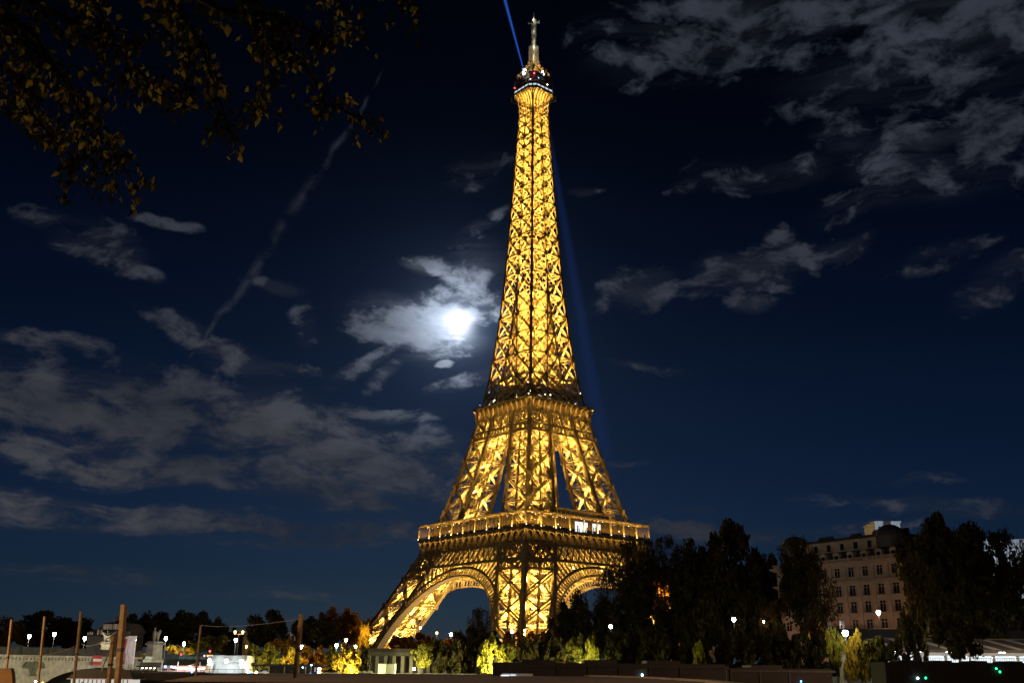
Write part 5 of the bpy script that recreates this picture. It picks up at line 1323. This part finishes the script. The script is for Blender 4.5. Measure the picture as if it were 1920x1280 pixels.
def trunk_mesh(seed, cs, base=-.55, rad=.05, nl=16, wig=.06):
    rnd = random.Random(seed); mb = MB()
    main = [(rnd.uniform(-wig, wig)*i*.3, rnd.uniform(-wig, wig)*i*.3, base+(.55-base)*i/5) for i in range(6)]
    main[0] = (0, 0, base); mb.tube(main, [rad*1.35, rad*1.05, rad*.9, rad*.75, rad*.5, rad*.25], 8)
    for c in cs[:nl]:
        t_ = rnd.uniform(.35, .85); i = int(t_*5); s = Vector(main[i]).lerp(Vector(main[min(5, i+1)]), t_*5-i); e = Vector(c[:3]); m_ = s.lerp(e, .5)+Vector((rnd.uniform(-.08, .08), rnd.uniform(-.08, .08), -.03))
        mb.tube([s, m_, e], [rad*.5, rad*.3, rad*.1], 5)
        for _ in range(3):
            e2 = e+Vector((rnd.gauss(0, .13), rnd.gauss(0, .13), rnd.gauss(.05, .1))); mb.tube([m_.lerp(e, .6), e2], [rad*.18, rad*.05], 4)
    return mb
KINDS = {}
def kind(key, seed, n, cl, ls, shape='round', base=-.55, rad=.05, low=0., nl=16):
    c, cs = crown_mesh(seed, n, cl, ls, shape, low); KINDS[key] = (c, trunk_mesh(seed+50, cs, base, rad, nl), {})
kind('big1', 1, 9000, 60, .050); kind('big2', 2, 9000, 55, .050); kind('big3', 3, 8000, 46, .052)
kind('bare', 4, 2800, 60, .040, nl=44, rad=.045)
kind('small1', 5, 3800, 34, .075, base=-.35, rad=.045); kind('small2', 6, 3400, 30, .08, base=-.35, rad=.045)
kind('bush', 7, 3600, 30, .085, low=-.05, base=-.08, rad=.04)
kind('tall', 8, 4200, 36, .07, 'tall', base=-.08, rad=.035); kind('tallbare', 9, 2400, 40, .055, 'tall', base=-.2, rad=.03, nl=30)
TRM = {}
def tree(k, leaf, px, top, hw, Y, label, g=None, ground=None, crown0=.30, name=None, rz=None, cat='tree'):
    """px: picture column of the crown's middle, top: its highest row, hw: half its width in picture px"""
    z0 = ground if ground is not None else (U if Y > UY else Q)
    p = at(px, top, Y); h = p.z-z0; Rr = hw*math.hypot(Y, p.x*.3)/2012*1.2
    cb = z0+h*crown0 if k not in ('bush', 'tall') else z0+.2
    ch = p.z-cb
    if k[:3] in ('big', 'bar'): ch = min(ch, 2.25*Rr); cb = p.z-ch
    crown, trunk, cache = KINDS[k]
    if leaf not in cache: cache[leaf] = crown.mesh('crown', leaf)
    if 'tr' not in cache: cache['tr'] = trunk.mesh('trunk', 'bark')
    t = thing(name or {'lfdark': 'dark_tree', 'lfyellow': 'yellow_leaved_tree', 'lforange': 'orange_leaved_tree', 'lfolive': 'olive_tree', 'lfgreen': 'green_tree'}[leaf], label, cat, (p.x, p.y, cb), random.uniform(0, 6.28) if rz is None else rz, g)
    t.scale = (Rr, Rr, ch/.98)
    o = link('crown', cache[leaf], t); tr = link('trunk', cache['tr'], t)
    base = {'big1': -.55, 'big2': -.55, 'big3': -.55, 'bare': -.55, 'small1': -.35, 'small2': -.35}.get(k, -.08)
    # the trunk reaches down to the ground whatever the crown's height
    need = -(cb-z0)/(ch/.98)
    if need < base-.01: b = MB(); b.lathe([(.075, need-.02), (.066, base+.03)], n=8); b.build('bole', 'bark', t)
    return t
random.seed(21)
GB = 'dark trees behind the bridge and road'
tree('big1', 'lforange', 22, 1160, 46, 300, 'reddish lit tree at the far left edge behind the first pole', GB, rz=1)  # orange leaf colour carries the red neon light on this crown
tree('big2', 'lfdark', 100, 1150, 62, 305, 'broad dark tree behind the two leftmost bright lamps', GB)
tree('big3', 'lfdark', 150, 1160, 34, 300, 'rounded dark tree just left of the hillside house', GB)
tree('big1', 'lfdark', 268, 1150, 36, 290, 'dark tree behind the grey green statue', GB)
tree('big2', 'lfdark', 300, 1152, 34, 300, 'dark tree between the grey statue and the tallest left crown', GB)
tree('big3', 'lfdark', 358, 1138, 46, 296, 'tallest rounded dark tree behind the distant thin pole', GB)
tree('big1', 'lfdark', 405, 1160, 26, 300, 'smaller dark tree right of the distant thin pole', GB)
tree('small1', 'lfolive', 395, 1190, 34, 262, 'olive brown bush lit dimly above the concrete wall', GB)
tree('big2', 'lfdark', 506, 1148, 38, 290, 'dark tree left of the lone timber pole', GB)
tree('small2', 'lforange', 530, 1196, 22, 262, 'small brownish tree behind the lit yellow hedge trees', GB)
tree('big3', 'lfdark', 597, 1150, 40, 285, 'dark tree right of the lone timber pole', GB)
tree('big1', 'lforange', 632, 1142, 36, 330, 'tall rust brown tree with its right side lit orange', GB, rz=.5)
tree('big2', 'lforange', 655, 1143, 18, 352, 'orange crown glowing beside the rust brown tree', GB)
tree('small1', 'lfyellow', 679, 1156, 13, 372, 'golden lit tree touching the left tower foot', GB)
tree('small2', 'lforange', 694, 1158, 16, 475, 'dim orange tree behind the golden one at the tower foot', GB)
GL_ = 'small yellow trees lit along the upper road'
for x, y, w, lb in ((147, 1219, 17, 'glowing amber tree below the third bright lamp'), (262, 1224, 13, 'glowing amber bush between the banners and the grey statue'), (328, 1207, 15, 'glowing amber tree left of the parked bus'), (354, 1212, 12, 'glowing amber tree above the roof of the bus')):
    tree('small1', 'lfyellow', x, y, w, 243, lb, GL_, crown0=.35)
    p = at(x, 1236, 239); light('POINT', 'tree_lamp', (p.x, 239.5, U+1.6), 420, (1, .55, .12), None, .3)
GH = 'uplit and shaded trees along the quay'
def uplight(px, Y, e, col=(1, .80, .36), dy=-3.2, z=Q+.6, dx=0):
    p = at(px, 1260, Y+dy); light('POINT', 'tree_uplight', (p.x+dx, Y+dy, z), e*3.0, col, None, .3)
tree('bush', 'lfolive', 478, 1213, 20, 210, 'olive tree at the right end of the concrete wall', GH); tree('bush', 'lfolive', 508, 1212, 20, 211, 'second olive tree, nearer the bright hedge tree', GH)
uplight(470, 208, 380, (1, .8, .45)); uplight(500, 208, 260, (1, .8, .4))
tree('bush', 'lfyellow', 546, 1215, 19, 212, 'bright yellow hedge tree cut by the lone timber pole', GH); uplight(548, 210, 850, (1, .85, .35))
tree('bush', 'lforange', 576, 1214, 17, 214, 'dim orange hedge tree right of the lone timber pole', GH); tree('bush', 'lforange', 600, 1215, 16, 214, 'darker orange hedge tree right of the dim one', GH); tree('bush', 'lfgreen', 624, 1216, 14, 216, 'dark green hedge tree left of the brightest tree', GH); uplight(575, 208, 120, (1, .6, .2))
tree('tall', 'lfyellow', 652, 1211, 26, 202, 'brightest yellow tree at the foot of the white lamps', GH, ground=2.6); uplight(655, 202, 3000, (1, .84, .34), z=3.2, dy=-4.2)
tree('tall', 'lfdark', 682, 1214, 12, 204, 'dark tree between the brightest tree and the colonnade', GH)
tree('tallbare', 'lfgreen', 792, 1206, 21, 204, 'sparse green tree lit in front of the colonnade pillars', GH, ground=2.6); uplight(785, 204, 1300, (1, .92, .45), dy=-4)
tree('small2', 'lforange', 752, 1192, 20, 300, 'dark reddish shrubbery under the left tower leg', GB); tree('small1', 'lforange', 765, 1192, 28, 296, 'reddish brown shrubs between the tower leg and the arch', GB); tree('small2', 'lforange', 790, 1186, 22, 320, 'brown shrubs at the foot of the rear arch', GB)
tree('small1', 'lforange', 815, 1198, 25, 300, 'amber topped shrubs below the orange arch lamp', GB); tree('small2', 'lforange', 848, 1198, 24, 300, 'amber topped shrubs below the white arch lamp', GB)
p = at(830, 1200, 300); light('POINT', 'garden_light', (p.x, 297, 15), 900, (1, .6, .2), None, .3)
GD = 'row of dark trees along the quay'
rowt = [(822, 1202, 24, 'dark quay tree right of the sparse lit one'), (856, 1205, 24, 'dark quay tree below the white arch lamp'), (888, 1206, 22, 'dark quay tree left of the big yellow green tree')]
for x, y, w, lb in rowt: tree('bush', 'lfdark', x, y, w, 207, lb, GD)
tree('bare', 'lfdark', 898, 1142, 24, 322, 'thin bare tree against the sky left of the near tower leg', GD, crown0=.2); tree('big2', 'lfdark', 880, 1178, 32, 300, 'dark rounded tree below the thin bare tree', GD, crown0=.15); tree('big3', 'lfdark', 915, 1176, 26, 292, 'dark tree just left of the near tower leg', GD, crown0=.15)
tree('tall', 'lfgreen', 924, 1196, 25, 204, 'yellow green tree lit brilliantly in front of the near tower leg', GH, ground=2.6); uplight(920, 204, 2600, (1, .9, .38), z=3.2, dy=-4.4); uplight(928, 204, 900, (1, .9, .4), z=6.0, dy=-4)
tree('tallbare', 'lfolive', 952, 1204, 20, 206, 'half lit olive tree right of the brilliant green one', GH)
tree('small1', 'lforange', 968, 1182, 26, 330, 'orange lit shrubs against the foot of the near tower leg', GB); tree('small2', 'lforange', 1005, 1184, 26, 335, 'dark orange shrubs right of the near tower leg', GB)
p = at(975, 1200, 330); light('POINT', 'garden_light', (p.x, 338, 14), 2500, (1, .6, .2), None, .4)
dk = [(985, 1203, 24, 'dark quay tree above the blue white launch'), (1015, 1204, 24, 'dark quay tree, second right of the brilliant green one'), (1046, 1200, 24, 'dark quay tree left of the yellow lit bush')]
for x, y, w, lb in dk: tree('bush', 'lfdark', x, y, w, 208, lb, GD)
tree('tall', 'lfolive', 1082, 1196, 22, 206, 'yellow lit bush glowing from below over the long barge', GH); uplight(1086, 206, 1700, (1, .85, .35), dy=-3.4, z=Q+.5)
tree('tall', 'lfgreen', 1109, 1194, 13, 204, 'bright green slender tree right of the yellow lit bush', GH); uplight(1112, 204, 620, (.85, 1, .4), dy=-3.4, z=Q+1)
for i, (x, y, lb) in enumerate(((1140, 1194, 'dark quay tree just right of the bright green slender tree'), (1172, 1192, 'dark quay tree below the lone white lantern'), (1205, 1194, 'dark quay tree below the faint orange lantern'), (1240, 1190, 'dark quay tree right of the faint orange lantern'), (1276, 1188, 'dark quay tree left of the small lit palm'), (1350, 1188, 'dark quay tree left of the bright white lantern'), (1388, 1190, 'dark quay tree below the bright white lantern'), (1424, 1192, 'dark quay tree below the small orange lantern'), (1460, 1190, 'dark quay tree right of the small orange lantern'), (1496, 1192, 'dark quay tree left of the golden glimpse'), (1532, 1190, 'dark quay tree below the golden glimpse'))):
    tree('bush', 'lfdark', x, y, 28, 208+(i % 3), lb, GD)
tree('bush', 'lfgreen', 1308, 1208, 13, 202, 'small palm like shrub with a few lit yellow green fronds', GH); uplight(1310, 202, 12, (.9, 1, .4), z=8, dy=-2.5)
GR = 'tall dark trees right of the tower'
tree('big1', 'lfdark', 1100, 1118, 54, 300, 'dark rounded tree covering the foot of the right arch', GR, crown0=.1)
tree('big2', 'lfdark', 1055, 1150, 28, 296, 'low dark tree right beside the near tower leg', GR, crown0=.05); tree('bare', 'lfdark', 1160, 1066, 44, 300, 'dark tree rising in front of the right arch', GR, crown0=.15)
tree('bare', 'lfdark', 1196, 1015, 46, 296, 'sparse dark tree whose leaves catch gold before the right tower corner', GR, crown0=.22)
tree('bare', 'lfdark', 1204, 1052, 44, 300, 'dark tree under the right corner of the first gallery', GR, crown0=.18)
tree('bare', 'lforange', 1232, 1066, 34, 352, 'gold rimmed tree lit by the tower at its right edge', GR, crown0=.2); tree('bare', 'lfdark', 1243, 1008, 30, 300, 'slender airy tree against the sky right of the gallery', GR, crown0=.3)
tree('big2', 'lfdark', 1286, 1076, 36, 296, 'dark tree below the slender airy one', GR, crown0=.15); tree('big2', 'lfdark', 1170, 1128, 44, 296, 'low dark tree masking the foot of the right tower leg', GR, crown0=.1); tree('big3', 'lfdark', 1232, 1132, 40, 294, 'low dark tree below the gold rimmed one', GR, crown0=.1); tree('bare', 'lfdark', 1280, 1030, 30, 305, 'thin topped tree between two bigger crowns', GR, crown0=.25)
tree('big2', 'lfdark', 1352, 990, 66, 292, 'biggest dark tree standing against the cloudy sky mid right', GR, crown0=.22); tree('big1', 'lfdark', 1350, 1080, 66, 288, 'dark lower tree in front of the biggest crown', GR, crown0=.1)
tree('big3', 'lfdark', 1430, 1028, 44, 292, 'dark tree between the biggest crown and the stone building', GR, crown0=.2); tree('big1', 'lfdark', 1300, 1100, 40, 286, 'dark tree filling the gap left of the biggest crown', GR, crown0=.1); tree('big2', 'lfdark', 1425, 1100, 46, 284, 'dark lower tree left of the stone building', GR, crown0=.1)
tree('big2', 'lfdark', 1500, 1042, 36, 236, 'dark tree covering the left half of the stone building', GR, crown0=.3); tree('bare', 'lfdark', 1498, 1010, 38, 238, 'open branched tree before the left dome of the stone building', GR, crown0=.3); tree('bare', 'lfdark', 1518, 1070, 44, 234, 'dark spreading tree before the lower left storeys', GR, crown0=.3)
tree('small1', 'lfyellow', 1525, 1154, 17, 244, 'golden lit glimpse of a tree below the stone building', GR); p = at(1525, 1190, 240); light('POINT', 'tree_lamp', (p.x, 240.5, 11.5), 420, (1, .6, .12), None, .3)
tree('big1', 'lfdark', 1730, 1000, 48, 226, 'massive dark tree covering the right end of the stone building', GR, crown0=.3); tree('big2', 'lfdark', 1768, 972, 50, 232, 'highest dark crown above the white floodlit building', GR, crown0=.3); tree('big3', 'lfdark', 1765, 1060, 60, 222, 'wide dark tree above the left part of the station canopy', GR, crown0=.25)
tree('big2', 'lfdark', 1820, 990, 52, 240, 'dark tree right of the highest crown', GR, crown0=.3); tree('big1', 'lfdark', 1815, 1080, 62, 228, 'dark tree above the middle of the station canopy', GR, crown0=.25)
tree('bare', 'lfdark', 1872, 1000, 46, 236, 'airy tree with white light showing through near the right edge', GR, crown0=.25); tree('bare', 'lfdark', 1918, 1040, 40, 232, 'airy tree cut by the right edge of the view', GR, crown0=.25); tree('big3', 'lfdark', 1880, 1100, 52, 230, 'dark tree at the right edge above the canopy', GR, crown0=.3)
for gx, gy, gY, ge in ((1236, 1112, 350, 4200), (1215, 1186, 303, 700), (690, 1192, 367, 3500), (657, 1170, 340, 1500), (1060, 1140, 330, 500)):
    p = at(gx, gy, gY); light('POINT', 'tree_light', p, ge, (1, .6, .15), None, .4)  # added lights imitating tower glow on the nearby trees
tree('small1', 'lforange', 1856, 1158, 26, 236, 'amber lit foliage behind the trunks near the right edge', GR); tree('small2', 'lforange', 1800, 1160, 22, 236, 'amber lit foliage left of the other amber patch', GR)
p = at(1840, 1180, 232); light('POINT', 'tree_lamp', (p.x, 232, 13.5), 700, (1, .62, .2), None, .3); p = at(1790, 1180, 232); light('POINT', 'tree_lamp', (p.x, 232, 13), 380, (1, .62, .2), None, .3)
tree('small1', 'lfdark', 1790, 1150, 44, 176, 'nearer green black tree with its trunk before the platform', GR, ground=1.5, crown0=.42)
tree('small2', 'lfdark', 1706, 1150, 26, 186, 'dark green foliage hanging over the left end of the canopy', GR, ground=1.5, crown0=.3)
tree('tall', 'lfyellow', 1608, 1190, 24, 186, 'bright yellow tree lit by the big glaring lamp', GH, ground=2.2); uplight(1600, 186, 330, (1, .92, .7), dy=-4, z=11); 
tree('small2', 'lfolive', 1642, 1194, 30, 184, 'brown half shaded tree right of the bright yellow one', GH, ground=2.2, crown0=.25)
tree('tallbare', 'lfgreen', 1563, 1176, 16, 186, 'slender green tree left of the big glaring lamp', GH, ground=2.2)

# ------------------------------------------------------------------ near tree overhanging from the upper left
def near_tree():
    rnd = random.Random(77)
    root = Vector((-9.5, 9.0, 2.6))
    t = thing('overhanging_plane_tree', 'near tree with yellow green autumn leaves hanging into the upper left sky', 'tree', root)
    mb = MB(); tr = [Vector((0, 0, 0)), Vector((.1, .1, 2)), Vector((.35, .2, 4)), Vector((.5, .5, 6)), Vector((.9, .9, 8.2)), Vector((1.4, 1.3, 10.5))]
    mb.tube(tr, [.42, .34, .30, .26, .2, .14], 12); mb.build('trunk', 'bark', t, True)
    limbs = [  # picture polylines (x, y) with distance
        [(-260, -60), (-60, 10), (70, 110), (120, 190), (150, 250), (215, 320), (245, 372)],
        [(-200, -140), (60, -60), (170, 30), (230, 140), (280, 190), (330, 215)],
        [(-100, -200), (200, -80), (330, 40), (380, 130), (410, 220), (440, 305)],
        [(0, -260), (300, -120), (470, 20), (530, 110), (590, 190), (650, 250), (700, 275)],
        [(100, -300), (420, -160), (600, -20), (650, 60), (660, 105)], [(200, -300), (560, -140), (740, -40), (775, 50)],
        [(-260, 60), (-60, 120), (30, 180), (60, 250), (110, 310), (160, 350)],
        [(-200, 40), (0, 90), (80, 170), (60, 230), (15, 265)], [(150, -100), (300, 20), (360, 90), (350, 200), (330, 235)], [(300, -60), (480, 60), (500, 160), (490, 250)],
        [(200, -60), (420, 60), (540, 70), (600, 110), (640, 140)], [(-100, -60), (40, 30), (160, 90), (240, 100), (270, 120)], [(60, 120), (130, 200), (180, 260), (190, 330), (215, 378)]]
    lm = MB(); lv = MB()
    for li, pl_ in enumerate(limbs):
        Y0 = 12.5+(li % 5)*.9; pts = [tr[4 if li % 2 else 5].copy()]
        for j, (x, y) in enumerate(pl_): pts.append(at(x, y-38, Y0*(.86+.03*j))-root)
        n = len(pts); lm.tube(pts, [.06*(1-i/n)**1.1+.006 for i in range(n)], 6)
        segs = list(zip(pts[1:], pts[2:]))
        tot = len(segs)
        for si, (a, b) in enumerate(segs):
            if si == 0: dens = .35
            else: dens = 1.0
            ln = (b-a).length
            for k in range(int(ln*11*dens)+1):
                s = a.lerp(b, rnd.random()); tip = s+Vector((rnd.gauss(0, .24), rnd.gauss(0, .3), rnd.gauss(-.12, .22)))
                lm.tube([s, s.lerp(tip, .6)+Vector((0, 0, .03)), tip], [.010, .006, .003], 4)
                for q in range(rnd.randint(7, 12)):
                    c = s.lerp(tip, rnd.uniform(.15, 1.15))+Vector((rnd.gauss(0, .06), rnd.gauss(0, .08), rnd.gauss(-.02, .06)))
                    sz_ = rnd.uniform(.05, .085)
                    d = Vector((rnd.gauss(0, .5), rnd.gauss(0, .5), -1+rnd.gauss(0, .4))).normalized(); w = d.cross(Vector((rnd.gauss(0, 1), rnd.gauss(0, 1), rnd.gauss(0, .3)))).normalized(); nn = d.cross(w)*sz_*.22
                    kk = len(lv.v)
                    for P in (c, c+d*sz_*.7+w*sz_*.62+nn, c+d*sz_*1.25+w*sz_*.42, c+d*sz_*2.0, c+d*sz_*1.25-w*sz_*.42, c+d*sz_*.7-w*sz_*.62+nn): lv.v.append(tuple(P))
                    lv.f += [(kk, kk+1, kk+2, kk+3), (kk, kk+3, kk+4, kk+5)]
    lm.build('limbs', 'bark', t); lv.build('foliage', 'lfnear', t)
    light('SPOT', 'near_street_light', (-7.5, 1.5, 4.5), 9, (1, .80, .38), None, .15, rot=(at(190, 240, 12)-Vector((-7.5, 1.5, 4.5))).to_track_quat('-Z', 'Y').to_euler(), spot_size=R(70), spot_blend=.9)
near_tree()
print('verts', sum(len(m.vertices) for m in bpy.data.meshes))
